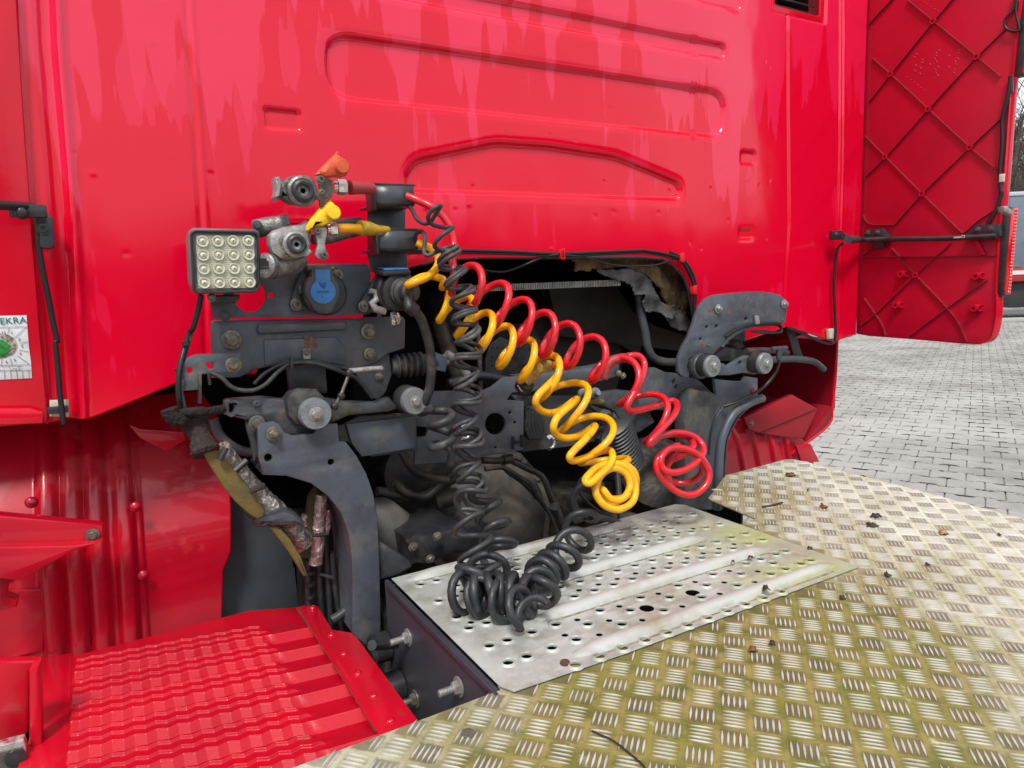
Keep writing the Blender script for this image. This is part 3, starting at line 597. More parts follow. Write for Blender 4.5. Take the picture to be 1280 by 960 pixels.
blob_sheet('insulation_wool', C5((50, 165), (250, 168), (500, 160), (560, 190), (620, 260), (640, 400), (640, 480), (560, 470), (540, 400), (480, 330), (420, 260), (330, 210), (180, 230), (70, 240)), 1.46, M_WOOL, cab, .030, 60, 1)
blob_sheet('torn_felt', C5((170, 235), (320, 225), (400, 250), (450, 300), (500, 380), (590, 440), (560, 485), (500, 440), (440, 440), (420, 400), (430, 350), (370, 355), (350, 300), (230, 275)), 1.435, M_FELT, cab, .030, 60, 4, .003, 9)
blob_sheet('torn_felt', C5((560, 400), (640, 470), (660, 545), (600, 540), (520, 470)), 1.45, M_FELT, cab, .02, 40, 9, .003, 9)
me = MB(); a = P(*C4((410, 560))[0], 1.50); b = P(*C4((1175, 530))[0], 1.44)
me.box((a + b) / 2 + Vector((0, .05, 0)), ((b - a).length, .10, .012), Matrix.Rotation(math.atan2(b.y - a.y, b.x - a.x), 3, 'Z')); shelf = me.build('shelf', M_LINER, cab, bev=.002)
ed = MB(); n = 90
for k in range(n): c = a.lerp(b, (k + .5) / n); ed.box(c + Vector((0, -.004, -.002)), ((b - a).length / n * .55, .006, .016))
ed.build('serrated_strip', M_CASTL, shelf, sm=20)
MB().tube(spline(PP(C5((395, 330), (400, 420), (425, 540), (440, 620), (470, 670), (530, 690), (620, 690)), 1.47), 8), .012, 14).build('drain_pipe', M_GREYD, cab, sm=60)
# brown heat shield panels deep in the tunnel
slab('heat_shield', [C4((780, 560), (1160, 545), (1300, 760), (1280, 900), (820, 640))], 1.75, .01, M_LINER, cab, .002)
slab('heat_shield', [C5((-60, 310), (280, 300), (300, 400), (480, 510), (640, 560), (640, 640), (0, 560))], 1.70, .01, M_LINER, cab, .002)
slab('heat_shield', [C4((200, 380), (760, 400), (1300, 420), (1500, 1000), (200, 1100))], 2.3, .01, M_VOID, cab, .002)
# cables on the left corner post with the clip block
wire('corner_cable', PP(zz([(180, 325), (190, 420), (195, 520), (215, 640), (240, 760), (262, 880), (285, 980)], 0, 180, 4) + D1((278, 200), (290, 330), (300, 450), (318, 600)), 1.375), .0045, M_CABLE, cab)
cb = slab('cable_clip', [D1((247, 482), (343, 480), (345, 565), (247, 563))], 1.388, .008, M_WHITE, cab, .002); MB().box(P(*D1((290, 528))[0], 1.380), (.030, .008, .012)).build('tie', M_PLA, cb, bev=.002)
slab('mounting_pad', [zz([(190, 350), (235, 345), (265, 362), (275, 510), (250, 525), (195, 520)], 0, 180, 4)], 1.37, .022, M_PLAG, cab, .005, r=.006)
bolt(cab, P(*zz([(218, 422)], 0, 180, 4)[0], 1.368), r=.007, m=M_PLAG, sock=True)
# cable down the right corner with its cream clip
wire('corner_cable', PP(D6((378, 335), (350, 360), (335, 440), (330, 560), (335, 680), (338, 790), (325, 835), (270, 830), (180, 790), (90, 755)), [1.34, 1.36, 1.375, 1.38, 1.38, 1.38, 1.385, 1.39, 1.39, 1.40]), .0045, M_CABLE, cab)
slab('cable_clip', [D6((306, 768), (330, 762), (332, 812), (308, 815))], 1.385, .012, M_WHITE, cab, .002)

# ================================================================== LEFT CORNER FLAP WITH STAY AND STICKER
fl = thing('side_flap', P(10, 520, 1.36), 'red inner side of the left cab flap behind the inspection sticker', 'side flap')
lx = [(-60, -60), (14, -60), (20, 0), (30, 160), (40, 290), (50, 420), (60, 528), (20, 532), (-60, 538)]
slab('panel', [lx], 1.385, .012, M_RED, fl, .003)
slab('step_ledge', [D1((-200, 524), (150, 520), (215, 540), (218, 600), (-200, 612))], 1.372, .012, M_RED, fl, .004)
wire('stay_bar', PP(zz([(-260, 300), (0, 306), (120, 312), (178, 320)], 0, 180, 4), [1.25, 1.31, 1.34, 1.36]), .0075, M_PLA, fl)
hb = MB(); hb.box(P(35, 264, 1.345), (.05, .016, .020)); hb.lathe([(.009, -.008), (.009, .010), (.006, .013)], P(27, 267, 1.335), (0, -1, 0), 14); hb.build('hinge_block', M_PLA, fl, bev=.002)
def label_text(txt, p, size, m, parent, Y, name='lettering', rot=0, ext=.0002):
    cu = bpy.data.curves.new('txt', 'FONT'); cu.body = txt; cu.size = size; cu.align_x = 'CENTER'; cu.align_y = 'CENTER'; cu.extrude = ext
    o = bpy.data.objects.new('tmp', cu); COL.objects.link(o); dg = bpy.context.evaluated_depsgraph_get(); me = bpy.data.meshes.new_from_object(o.evaluated_get(dg)); bpy.data.objects.remove(o)
    me.transform(Matrix.Translation((p.x, Y, p.z)) @ Matrix(((1, 0, 0, 0), (0, 0, -1, 0), (0, 1, 0, 0), (0, 0, 0, 1))) @ Matrix.Rotation(rot, 4, 'Z')); return link(name, me, m, parent)
def sticker():
    Y = 1.3835; t = thing('inspection_sticker', P(10, 474, Y), 'white inspection sticker with worn green centre and ring of month numbers', 'sticker')
    W = mat('white sticker film', (.74, .76, .80), .35, c2=(.62, .63, .64), ns=60); G = mat('dark green print', (.012, .14, .13), .5); K = mat('grey print', (.07, .07, .08), .5)
    k4 = lambda l: zz(l, 0, 380, 9.6)
    slab('backing', [k4([(-360, 150), (318, 135), (345, 500), (372, 700), (382, 890), (-360, 925)])], Y, .0009, W, t, .0001)
    Yk = Y - .0012
    label_text('DEKRA', P(*k4([(108, 205)])[0], Yk), .0150, G, t, Yk)
    slab('centre_patch', [[(x + random.uniform(-.6, .6), y + random.uniform(-.6, .6)) for x, y in k4(circ(-20, 500, 225, 26, 150))]], Yk, .0006, mat('worn brown patch', (.12, .095, .05), .8, c2=(.5, .47, .4), ns=160), t, .0001)
    slab('seal', [k4([(-230, 560), (-100, 420), (30, 430), (130, 500), (100, 600), (20, 640), (-120, 650)])], Yk - .0006, .0006, mat('bright green seal', (.02, .30, .05), .5, c2=(.01, .12, .02), ns=300), t, .0001)
    for n, x, y in (('12', 42, 345), ('1', 140, 345), ('2', 232, 425), ('3', 265, 508), ('4', 245, 598), ('5', 180, 675), ('6', 78, 695)): label_text(n, P(*k4([(x, y)])[0], Yk), .0062, K, t, Yk, 'number')
    ln = MB()
    def seg(a, b):
        p, q = (P(*k4([a])[0], Yk), P(*k4([b])[0], Yk)); d = q - p; ln.box((p + q) / 2, (d.length, .0004, .0005), Matrix.Rotation(-math.atan2(d.z, d.x), 3, 'Y'))
    for a, b in (((-300, 285), (325, 272)), ((110, 285), (85, 385)), ((315, 275), (165, 415)), ((338, 450), (235, 475)), ((345, 572), (228, 550)), ((355, 725), (210, 620)), ((118, 650), (150, 735)), ((25, 650), (10, 740)), ((-300, 745), (355, 728)), ((-300, 812), (372, 792)), ((50, 812), (60, 900)), ((128, 808), (135, 898)), ((200, 805), (208, 896)), ((270, 800), (276, 894)), ((345, 797), (352, 890))): seg(a, b)
    ln.build('ruled_lines', K, t)
    sc_ = MB()
    for i in range(26): p = P(*k4([(random.uniform(-100, 260), random.choice([757, 775, 795]) - 3)])[0], Yk); sc_.box(p, (.0018, .0003, .0007))
    sc_.build('small_print', K, t)
sticker()
# ================================================================== RIGHT FLAP (side air deflector)
XF = 2.20
rf = thing('air_deflector', R(1160, 430, XF), 'large red ribbed inner side of the right side deflector held by a black stay bar', 'air deflector')
top = 1300
outl = [(1083, -330), (1320, -470), (1283, -60), (1277, 60), (1268, 120), (1262, 180), (1257, 240), (1250, 300), (1247, 360), (1246, 400)] + D6((1140, 700), (1130, 790), (1100, 830), (1060, 843), (960, 838), (700, 815), (500, 800), (440, 788))
q = [(R(x, y, XF).y, R(x, y, XF).z) for x, y in outl]; me = plate_mesh([q], .006, .002); me.transform(Matrix(((0, 0, 1, XF + .003), (1, 0, 0, 0), (0, 1, 0, 0), (0, 0, 0, 1)))); link('panel', me, M_REDP, rf, sm=35)
# rounded outer rim of the panel
rim = [R(x, y, XF) for x, y in [(1276, 0), (1268, 80), (1262, 150), (1256, 230), (1250, 290), (1246, 360)] + D6((1148, 600), (1146, 700), (1128, 790), (1100, 828), (1060, 840))]
rm = MB(); rim = spline(rim, 6)
rm.add([p + Vector(o) for p in rim for o in ((-.008, 0, 0), (.012, -.006, 0), (.022, -.004, 0), (.004, .006, 0))], [(i * 4 + k, i * 4 + (k + 1) % 4, i * 4 + 4 + (k + 1) % 4, i * 4 + 4 + k) for i in range(len(rim) - 1) for k in range(4)]); rm.build('rim', M_RED, rf, sm=50)
M_RIB = mat('dusty rib edge', (.30, .014, .024), .5, c2=(.20, .012, .02), ns=40)
def rib(pts):
    p = spline([R(x, y, XF) for x, y in pts], 4) if len(pts) > 2 else [R(x, y, XF) for x, y in pts]; mb = MB(); hh = .008; tk = .0009; V = []
    for i, a in enumerate(p):
        d = (p[min(i + 1, len(p) - 1)] - p[max(i - 1, 0)]).normalized(); nn = Vector((0, -d.z, d.y)) * tk
        V += [a + nn * 1.5 + Vector((.002, 0, 0)), a + nn + Vector((-hh, 0, 0)), a - nn + Vector((-hh, 0, 0)), a - nn * 1.5 + Vector((.002, 0, 0))]
    mb.add(V, [(i * 4 + k, i * 4 + k + 1, i * 4 + 5 + k, i * 4 + 4 + k) for i in range(len(p) - 1) for k in range(3)] + [(0, 1, 2, 3), tuple(len(V) - 4 + k for k in (3, 2, 1, 0))]); mb.build('rib', M_RIB, rf, sm=20)
nA, nB, nC, nD, nE, nF = D5((833, 108), (618, 372), (1050, 285), (807, 547), (1015, 738), (592, 785)); nG, nH = D6((775, 90), (743, 495))
for r_ in ([D5((700, 0))[0], nA, nC, D5((1165, 383))[0]], [D5((525, 290))[0], nB, nD, nE, D5((1150, 850))[0]], [D5((490, 680))[0], nF, nG, D6((975, 285))[0]], D6((480, 195), (515, 240), (640, 243)), [D6((622, 360))[0], nH, D6((900, 660))[0], D6((960, 740))[0], D6((998, 828))[0]], D6((485, 612), (540, 690), (575, 745), (592, 798)),
           D5((640, -20), (505, 125)), [D5((960, -40))[0], nA, nB, D5((505, 515))[0]], [D5((1195, 145))[0], nC, nD, nF, D5((490, 885))[0]], [D5((1165, 598))[0], nE, nG, D6((640, 240))[0]], [D6((1150, 165))[0], D6((1060, 220))[0], D6((980, 290))[0]], [D6((920, 335))[0], nH, D6((540, 690))[0], D6((462, 750))[0]], [D6((1100, 520))[0], D6((900, 660))[0], D6((705, 805))[0]], D6((475, 400), (520, 368), (600, 360)), D6((475, 402), (800, 402), (1140, 398)), D6((1010, 310), (1080, 395))): rib(r_)
for n_ in (nA, nB, nC, nD, nE, nF, nG, nH):
    MB().lathe([(.0085, 0), (.0085, .011), (.0045, .011), (.0045, .002)], R(n_[0], n_[1], XF), (-1, 0, 0), 14).build('boss', M_REDP, rf)
for x, y in D6((680, 490), (655, 645), (1055, 500), (1045, 660)):
    c = R(x, y, XF); mb = MB().lathe([(.012, 0), (.010, .012), (.010, .022), (.005, .022), (.005, .010)], c, (-1, 0, 0), 16)
    for k in range(3): mb.box(c + Vector((-.006, 0, 0)), (.012, .002, .036), Matrix.Rotation(k * math.pi / 3, 3, 'X'))
    mb.build('screw_boss', M_REDP, rf)
# raised moulding numbers and lines on the panel
mk = MB()
for bx_, by_, nrow in ((750, 270, 4), (840, 250, 5), (930, 250, 5)):
    for k in range(nrow * 2): a = R(*D5((bx_ + random.uniform(-30, 30), by_ + k * 14))[0], XF); mk.box(a + Vector((-.0006, 0, 0)), (.0012, .0012, .006), Matrix.Rotation(-.6, 3, 'X'))
for i in range(6): a = R(*D5((700 + i * 17, 385 + i * 13))[0], XF); mk.box(a + Vector((-.0006, 0, 0)), (.0012, .004, .0012), Matrix.Rotation(.3, 3, 'X'))
for i in range(5): a = R(*D5((780 + i * 18, 8 + i * 12))[0], XF); mk.box(a + Vector((-.0006, 0, 0)), (.0012, .004, .0012), Matrix.Rotation(.3, 3, 'X'))
mk_ = mk.build('moulding_mark', mat('scuffed red plastic', (.60, .10, .12), .6), rf); mk_['kind'] = 'stuff'
# stay bar and its brackets
b1 = R(*D6((395, 315))[0], 2.10); pts = [P(*D6((380, 300))[0], 1.37), P(*D6((400, 318))[0], 1.34), R(*D6((480, 318))[0], 2.165), R(*D6((600, 317))[0], 2.165), R(*D6((900, 312))[0], 2.168), R(*D6((1145, 300))[0], 2.175)]
MB().tube(pts, .0085, 10).build('stay_bar', M_PLA, rf, sm=60)
MB().tube([pts[1] + Vector((0, 0, 0)), pts[1] + (pts[2] - pts[1]) * .55], .012, 12).build('stay_joint', M_PLAG, rf, sm=60)
side('stay_bracket', [D6((480, 270), (570, 262), (610, 300), (612, 325), (575, 330), (572, 360), (520, 362), (510, 330), (478, 325))], XF - .018, .014, M_PLA, rf, .002)
side('stay_bracket', [D6((990, 290), (1030, 245), (1160, 240), (1160, 300), (1100, 312), (990, 312))], XF - .022, .018, M_PLA, rf, .002)
side('stay_foot', [D6((1000, 312), (1045, 312), (1085, 395), (1060, 395))], XF - .014, .008, M_REDP, rf, .001)
slab('post_bracket', [D6((322, 275), (375, 272), (392, 305), (395, 318), (322, 322))], 1.36, .012, M_PLA, rf, .002); bolt(rf, P(*D6((340, 290))[0], 1.36), r=.005, m=M_PLAG)
for x, y, X_ in ((548, 282, XF - .018), (500, 284, XF - .018), (1050, 268, XF - .022), (1115, 265, XF - .022)): bolt(rf, R(*D6((x, y))[0], X_), (-1, 0, 0), r=.006, m=M_PLAG)
sl_ = MB().box(R(*D6((955, 306))[0], 2.158), (.002, .028, .004)); sl_.box(R(*D6((975, 303))[0], 2.158), (.002, .008, .008)); sl_.build('worn_label', mat('pale worn label', (.5, .5, .46), .6), rf)
# cable down the outer side and the red side marker lamp
wire('lamp_cable', [R(x, y, XF - .010) for x, y in D5((1235, -40), (1230, 40), (1185, 100), (1195, 145), (1255, 150), (1240, 60), (1250, -40))], .0035, M_CABLE, rf)
wire('lamp_cable', [R(x, y, XF - .010) for x, y in D5((1215, 380), (1200, 480), (1172, 600), (1172, 720), (1160, 860), (1165, 960)) + D6((1170, 80), (1150, 150), (1115, 210), (1080, 265), (1030, 300))], .0055, M_CABLE, rf)
MB().box(R(*D5((1170, 890))[0], XF - .014), (.008, .012, .022)).build('cable_clip', M_WHITE, rf, bev=.001)
side('seal_strip', [D5((1198, 380), (1225, 380), (1225, 460), (1205, 470))], XF - .012, .006, M_PLAG, rf, .001)
def marker(y0, y1, l, lamp_label):
    a = R(1243 if y1 > 300 else 1265, y1, XF) + Vector((.012, -.012, 0)); b = R(1252 if y1 > 300 else 1277, y0, XF) + Vector((.012, -.012, 0)); d = (b - a); n = 26
    Rr = Vector((0, 0, 1)).rotation_difference(d.normalized()).to_matrix(); c = (a + b) / 2
    h = MB().box(c, (.026, .022, d.length + .012), Rr).build('lamp_housing', M_PLA, rf, bev=.004)
    MB().box(c + Vector((.002, -.012, 0)), (.024, .010, d.length), Rr).build('lens', mat('deep red lens', (.75, .01, .02), .12, coat=1, c2=(.5, .004, .01), ns=70), h, bev=.004)
    mb = MB()
    for k in range(n):
        q_ = a.lerp(b, (k + .5) / n) + Vector((.004, -.018, 0)); mb.lathe([(.0062, 0), (.005, .0025), (.0, .004)], q_, (0, -1, 0), 8)
    mb.build('lens_facet', mat('bright red lens', (.85, .03, .05), .15, coat=1), h, sm=60)
marker(262, 368, 0, ''); marker(2, 95, 0, '')
slab('lamp_end', [zz([(262, 280), (285, 275), (318, 305), (318, 330), (268, 310)], 1200, 200, 4.8)], .915, .016, M_CASTL, rf, .002)

# ================================================================== LEFT MUDGUARD (ribbed, below the cab)
mg = thing('mudguard', (0, 1.5, 1.05), 'red ribbed mudguard panel below the left side of the cab', 'mudguard')
def ribbed_guard():
    Y0 = 1.50; x0, x1 = -.80, None
    yy = np.linspace(500, 830, 170); rt = np.interp(yy, [500, 535, 560, 600, 640, 690, 715, 830], [262, 284, 290, 291, 290, 289, 279, 277])
    Xr = np.array([P(x, y, Y0).x for x, y in zip(rt, yy)]); Zr = np.array([P(x, y, Y0).z for x, y in zip(rt, yy)]); n = 300; t = np.linspace(0, 1, n)
    X = x0 + (Xr[:, None] - x0) * t[None, :]; Z = np.repeat(Zr[:, None], n, 1); D = np.zeros_like(X)
    # vertical flutes that fade out at their upper ends
    for cx in D2((180, 500), (262, 480), (340, 470), (432, 450)):
        q = P(cx[0], cx[1], Y0); s = X - q.x - (Z - q.z) * .06; D -= .016 * smooth(.021, .004, np.abs(s)) * smooth(1.52, 1.42, Z)
    q = P(*D2((488, 400))[0], Y0); s = X - q.x - (Z - q.z) * .05; D += .006 * smooth(-.005, .004, s)
    D += .17 * smooth(1.16, 1.56, Z) ** 1.3                     # leans away at the top
    D += .010 * np.sin(X * 7) * .3
    me = grid_mesh(X, Y0 + D, Z); link('guard_panel', me, M_REDD2, mg, center=False).modifiers.new('thickness', 'SOLIDIFY').thickness = .004
M_REDD2 = mat('scuffed red guard', (.54, .0008, .018), .32, c2=(.44, .001, .018), ns=5, c3=(.60, .035, .05), ns3=4, lo3=.56, hi3=.60, bs=.14, bsc=9, bd=.008, coat=.4)
ribbed_guard()
slab('shield_panel', [D1((640, 600), (700, 625), (920, 640), (930, 680), (830, 735), (760, 700), (700, 670))], 1.47, .006, M_REDD2, mg, .002)
for x, y in D2((478, 318), (452, 90), (105, 75)): MB().lathe([(.011, 0), (.009, .004), (.0, .006)], P(x, y, 1.485), (0, -1, 0), 16).build('rivet', M_REDD2, mg, sm=60)
# wedge shaped arm in front of it
ar = slab('guard_arm', [D2((-60, 112), (0, 118), (343, 150), (345, 205), (250, 232), (60, 330), (30, 350), (20, 385), (60, 400), (55, 425), (0, 438), (-60, 440))], 1.40, .03, M_REDD2, mg, .004)
slab('guard_arm_flange', [D2((-60, 225), (245, 218), (343, 205), (250, 236), (60, 335), (0, 330), (-60, 400))], 1.375, .028, M_REDD2, mg, .003)
bolt(mg, P(*D2((308, 183))[0], 1.398), r=.008, m=M_BLT)
slab('guard_skirt', [D2((-60, 350), (0, 368), (138, 365), (138, 320), (145, 570), (0, 600), (-60, 600))], 1.487, .006, M_REDD2, mg, .002)
# lower left side cover with pale reflector corner
slab('side_cover', [zz([(-100, 328), (240, 322), (185, 400), (175, 760), (140, 820), (0, 860), (-100, 880)], 0, 760, 4.923)], 1.20, .02, M_REDD, mg, .006)
slab('side_cover_edge', [zz([(178, 400), (250, 330), (262, 700), (258, 1010), (178, 1010)], 0, 760, 4.923)], 1.17, .03, M_REDD, mg, .006)
lb = thing('lamp_block', P(10, 945, 1.14), 'small silver framed lamp corner at the bottom left edge of the photo', 'lamp')
slab('frame', [zz([(-60, 865), (145, 815), (160, 850), (160, 1010), (-60, 1010)], 0, 760, 4.923)], 1.15, .02, M_CHROME, lb, .003)
slab('recess_plate', [zz([(-60, 905), (135, 860), (150, 1000), (-60, 1010)], 0, 760, 4.923)], 1.146, .004, M_BRN, lb, .001); MB().lathe([(.013, 0), (.013, .004), (.010, .005)], P(*zz([(98, 920)], 0, 760, 4.923)[0], 1.144), (0, -1, 0), 20).build('lamp_lens', M_PLA, lb)

# ================================================================== LOUVRED RED STEP PANEL
ZL = -.65
lv = thing('louvred_cover', (.1, 1.15, 1.7 + ZL), 'sloping red plastic cover with rows of wavy louvres, bottom left', 'wheel cover')
def louvres():
    # ridge lines: left start and right end of each rib in pixels -> metres on the level ZL
    Rl = [Q(*p, ZL) for p in G6((630, 195), (690, 280), (750, 385), (825, 497), (910, 628), (990, 770))]
    Ll = [Q(*p, ZL) for p in F5((450, 420), (450, 570), (450, 725), (450, 905))]
    pr = (Rl[0].y - Rl[5].y) / 5; pl = (Ll[0].y - Ll[3].y) / 3
    X = np.linspace(-.135, .30, 380); V = np.linspace(-2.0, 9.5, 1500)      # V: rib number, 0 = first ridge
    xr = .24; xl = Ll[0].x
    Xg, Vg = np.meshgrid(X, V, indexing='ij'); f = np.clip((Xg - xl) / (xr - xl), -.3, 1.4)
    y0 = Ll[0].y * (1 - f) + Rl[0].y * f; p = pl * (1 - f) + pr * f; Yg = y0 - Vg * p
    top = 1.447 - np.maximum(Xg - .19, 0) * .50; ok = Yg < top
    # each rib ends in a ridge that drops on the near side; the left part carries three wavy stepped edges per rib
    t = (Xg - xl) / .0290; ft = t - np.floor(t); st = np.floor(t) + np.clip((ft - .50) / .50, 0, 1)
    endx = .200 + .009 * np.sin(Vg * 12.5); lw = smooth(endx + .010, endx - .016, Xg) * smooth(xl - .002, xl + .006, Xg)
    k0 = Vg - np.floor(Vg); g = smooth(.34, .50, k0) + smooth(.34, .14, k0) * (Vg > 0); K = Vg - .15 * (t - st - .35) * g * lw; k = K - np.floor(K); H = .0115
    face = H * (1 - k / .24); rgt = np.where(k < .24, face, H * (k - .24) / .76)
    lft = np.where(k < .24, face, H * smooth(.24, .44, k) * 1.0) + (k > .24) * (.0050 * smooth(.30, .46, k) - .0025 * smooth(.525, .565, k) - .0025 * smooth(.765, .80, k))
    bead = .0018 * (np.exp(-((k - .515) / .015) ** 2) + np.exp(-((k - .755) / .015) ** 2) + np.exp(-((k - .985) / .015) ** 2))
    inx = smooth(xl - .004, xl + .003, Xg)
    Zg = (lft * lw + rgt * (1 - lw) + bead * lw + .0008 * np.exp(-((k - .985) / .02) ** 2) * (1 - lw)) * inx * smooth(-.75, -.70, Vg); Zs = 1.7 + ZL - .006 + Zg
    Yc = np.minimum(Yg, top); me = grid_mesh(Xg, Yc, Zs)
    link('louvre_panel', me, mat('bright red cover plastic', (.50, .0005, .014), .42, c2=(.42, .001, .014), ns=7, c3=(.13, .035, .015), ns3=30, lo3=.62, hi3=.80, bs=.12, bsc=140, coat=.2, spec=.3), lv, center=False)
louvres()
stp = G6((562, 78), (640, 62), (672, 75), (748, 200), (850, 215), (880, 240), (1210, 690), (1215, 760), (1000, 765), (985, 740))
flat('edge_strip', [stp], ZL + .012, .006, M_REDD, lv, .0015)
flat('border', [D2((0, 605), (150, 590), (240, 575), (225, 1000), (0, 1100), (120, 800))], ZL - .004, .006, M_REDD, lv, .002)
M_GRIME = mat('brown grime in the seam', (.055, .035, .015), .9, c2=(.14, .03, .015), ns=70, lo=.4, hi=.6)
sm_pts = [Q(x, y, ZL + .0085) for x, y in spline([Vector((a, b, 0)) for a, b in G6((560, 82), (640, 200), (760, 385), (880, 570), (985, 742))], 12) and [(p.x, p.y) for p in spline([Vector((a, b, 0)) for a, b in G6((560, 82), (640, 200), (760, 385), (880, 570), (985, 742))], 12)]]
MB().tube([p + Vector((random.uniform(-.0006, .0006), 0, -.001)) for p in sm_pts], .0028, 6, jit=.5).build('seam_grime', M_GRIME, lv, sm=60)
for x, y in G6((643, 82), (742, 228), (810, 328), (885, 435), (968, 552), (1058, 685)): MB().lathe([(.0068, 0), (.0062, .0022), (.0035, .003), (.003, .0015)], Q(x, y, ZL + .012), (0, 0, 1), 18).build('rivet', M_REDD, lv, sm=60)

# ================================================================== RIGHT MUDGUARD AND SIDE SKIRT
rg_ = thing('mudguard', P(960, 590, 1.5), 'dark red ribbed mudguard behind the right grey frame tower', 'mudguard')
def guard_r():
    Y0 = 1.50; px = [(885, 600), (905, 520), (930, 470), (1012, 540), (1018, 575), (1022, 600), (890, 620)]
    T = np.linspace(0, 1, 160)[:, None]; S_ = np.linspace(0, 1, 60)[None, :]
    bl_, br_, tl_, tr_ = P(880, 612, Y0), P(1022, 590, Y0), P(892, 512, Y0), P(1004, 549, Y0)
    X = (bl_.x * (1 - T) + br_.x * T) * (1 - S_) + (tl_.x * (1 - T) + tr_.x * T) * S_; Z = (bl_.z * (1 - T) + br_.z * T) * (1 - S_) + (tl_.z * (1 - T) + tr_.z * T) * S_; D = np.zeros_like(X)
    for c in D4((330, 210), (385, 215), (440, 220), (490, 230)): q = P(c[0], c[1], Y0); D -= .014 * smooth(.018, .004, np.abs(X - q.x - (Z - q.z) * -.28))
    D += .05 * smooth(1.12, 1.35, Z); link('guard_panel', grid_mesh(X, Y0 + D, Z, True), M_REDD2, rg_, center=False).modifiers.new('thickness', 'SOLIDIFY').thickness = .004
guard_r()
XS = 2.14
def quad(name, pts, m, parent, t=.006):
    me = rawmesh(name, pts, [tuple(range(len(pts)))]); o = link(name, me, m, parent); s = o.modifiers.new('thickness', 'SOLIDIFY'); s.thickness = t; s.offset = 0; return o
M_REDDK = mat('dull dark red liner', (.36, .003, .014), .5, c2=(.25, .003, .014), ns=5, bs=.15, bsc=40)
# inner face of the skirt, seen across the chassis
a = P(1046, 425, 1.50); b = P(1040, 508, 1.50); c = P(1003, 557, 1.50); c2 = P(1020, 580, 1.5); 
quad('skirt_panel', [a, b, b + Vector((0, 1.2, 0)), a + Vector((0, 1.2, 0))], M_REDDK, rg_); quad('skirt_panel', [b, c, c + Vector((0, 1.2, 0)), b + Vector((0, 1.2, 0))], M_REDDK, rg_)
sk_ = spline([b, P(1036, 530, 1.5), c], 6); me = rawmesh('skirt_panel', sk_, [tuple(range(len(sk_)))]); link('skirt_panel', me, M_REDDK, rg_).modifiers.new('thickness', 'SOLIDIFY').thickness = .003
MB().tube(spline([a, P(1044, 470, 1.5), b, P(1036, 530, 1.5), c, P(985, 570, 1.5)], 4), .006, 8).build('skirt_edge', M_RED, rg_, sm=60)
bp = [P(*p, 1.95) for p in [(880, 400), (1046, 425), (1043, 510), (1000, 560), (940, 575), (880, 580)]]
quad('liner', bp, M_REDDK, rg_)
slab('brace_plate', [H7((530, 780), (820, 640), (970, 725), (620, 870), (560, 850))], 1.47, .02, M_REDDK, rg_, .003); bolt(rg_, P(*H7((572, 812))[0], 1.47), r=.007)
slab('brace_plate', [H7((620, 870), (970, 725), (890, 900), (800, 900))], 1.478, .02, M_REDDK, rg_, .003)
slab('foot_plate', [D4((520, 205), (570, 200), (600, 260), (540, 262))], 1.46, .012, M_REDD2, rg_, .003)
MB().tube(spline(PP(H7((640, 425), (700, 430), (800, 425), (900, 432), (960, 450), (1005, 490)), 1.42), 6), .011, 12).build('bent_pipe', M_GREYD, rg_, sm=60)
slab('strap', [H7((770, 215), (835, 262), (885, 420), (835, 425), (800, 300))], 1.45, .004, M_GREYD, rg_, .001)
# ================================================================== CHASSIS FRAME, TOWERS, CROSS MEMBER
ch = thing('chassis_frame', (.8, 1.35, .9), 'grey painted chassis frame with cross member below the cab opening', 'truck frame')
# frame rails running forward, and rearward under the walkway
for x in (.46, 1.22): MB().box((x, 2.3, .90), (.07, 2.0, .26)).build('frame_rail', M_DARK, ch, bev=.008); MB().box((x + .012, .0, 1.00), (.07, 2.0, .22)).build('frame_rail', M_GREYD, ch, bev=.008)
# cross member: shaped front plate with cut-outs
slab('cross_member', [C3((310, 545), (340, 440), (520, 432), (640, 440), (700, 415), (760, 368), (860, 358), (930, 372), (905, 430), (800, 445), (775, 480), (860, 487), (858, 730), (700, 755), (520, 790), (315, 802), (313, 670), (370, 660), (380, 630), (372, 615), (315, 612)),
      [(p[0], p[1]) for p in C3(*circ(718, 600, 52, 20, 55))], C3(*circ(790, 543, 8, 8)), C3(*circ(815, 592, 7, 8)), C3(*circ(717, 717, 6, 8)), C3(*circ(648, 668, 6, 8))], 1.34, .010, M_GREY, ch, .002)
slab('cross_member_web', [C3((830, 362), (960, 345), (1200, 318), (1340, 290), (1340, 360), (1200, 400), (1110, 400), (900, 440), (850, 400))], 1.385, .05, M_GREY, ch, .006)
slab('cross_member_end', [H7((-60, 560), (-20, 490), (0, 478), (60, 505), (200, 520), (270, 560), (350, 640), (330, 700), (240, 640), (200, 700), (60, 735), (-80, 730), (-190, 800), (-260, 780), (-250, 690), (-90, 650))], 1.40, .03, M_GREY, ch, .004)
slab('bracket_plate', [T8((250, 345), (860, 345), (1280, 310), (1400, 560), (1280, 640), (1110, 680), (700, 760), (340, 800), (350, 480))], 1.42, .012, M_GREYD, ch, .003)
slab('gusset', [T8((860, 330), (1120, 300), (1260, 320), (1290, 430), (1230, 560), (1140, 570), (1080, 480), (1000, 440), (870, 420))], 1.395, .02, M_GREYD, ch, .006)
slab('oval_pad', [[(p[0], p[1]) for p in T8(*circ(935, 398, 72, 18, 24))]], 1.388, .008, M_OLIVE, ch, .003)
slab('left_web', [C2((420, 580), (700, 660), (920, 600), (1000, 560), (1280, 545), (1290, 735), (1060, 765), (1000, 740), (940, 690), (700, 700))], 1.325, .012, M_GREYD, ch, .003)
slab('ribbed_web', [C2((930, 600), (1280, 560), (1280, 720), (1010, 765), (960, 700))], 1.315, .010, M_GREY, ch, .003)
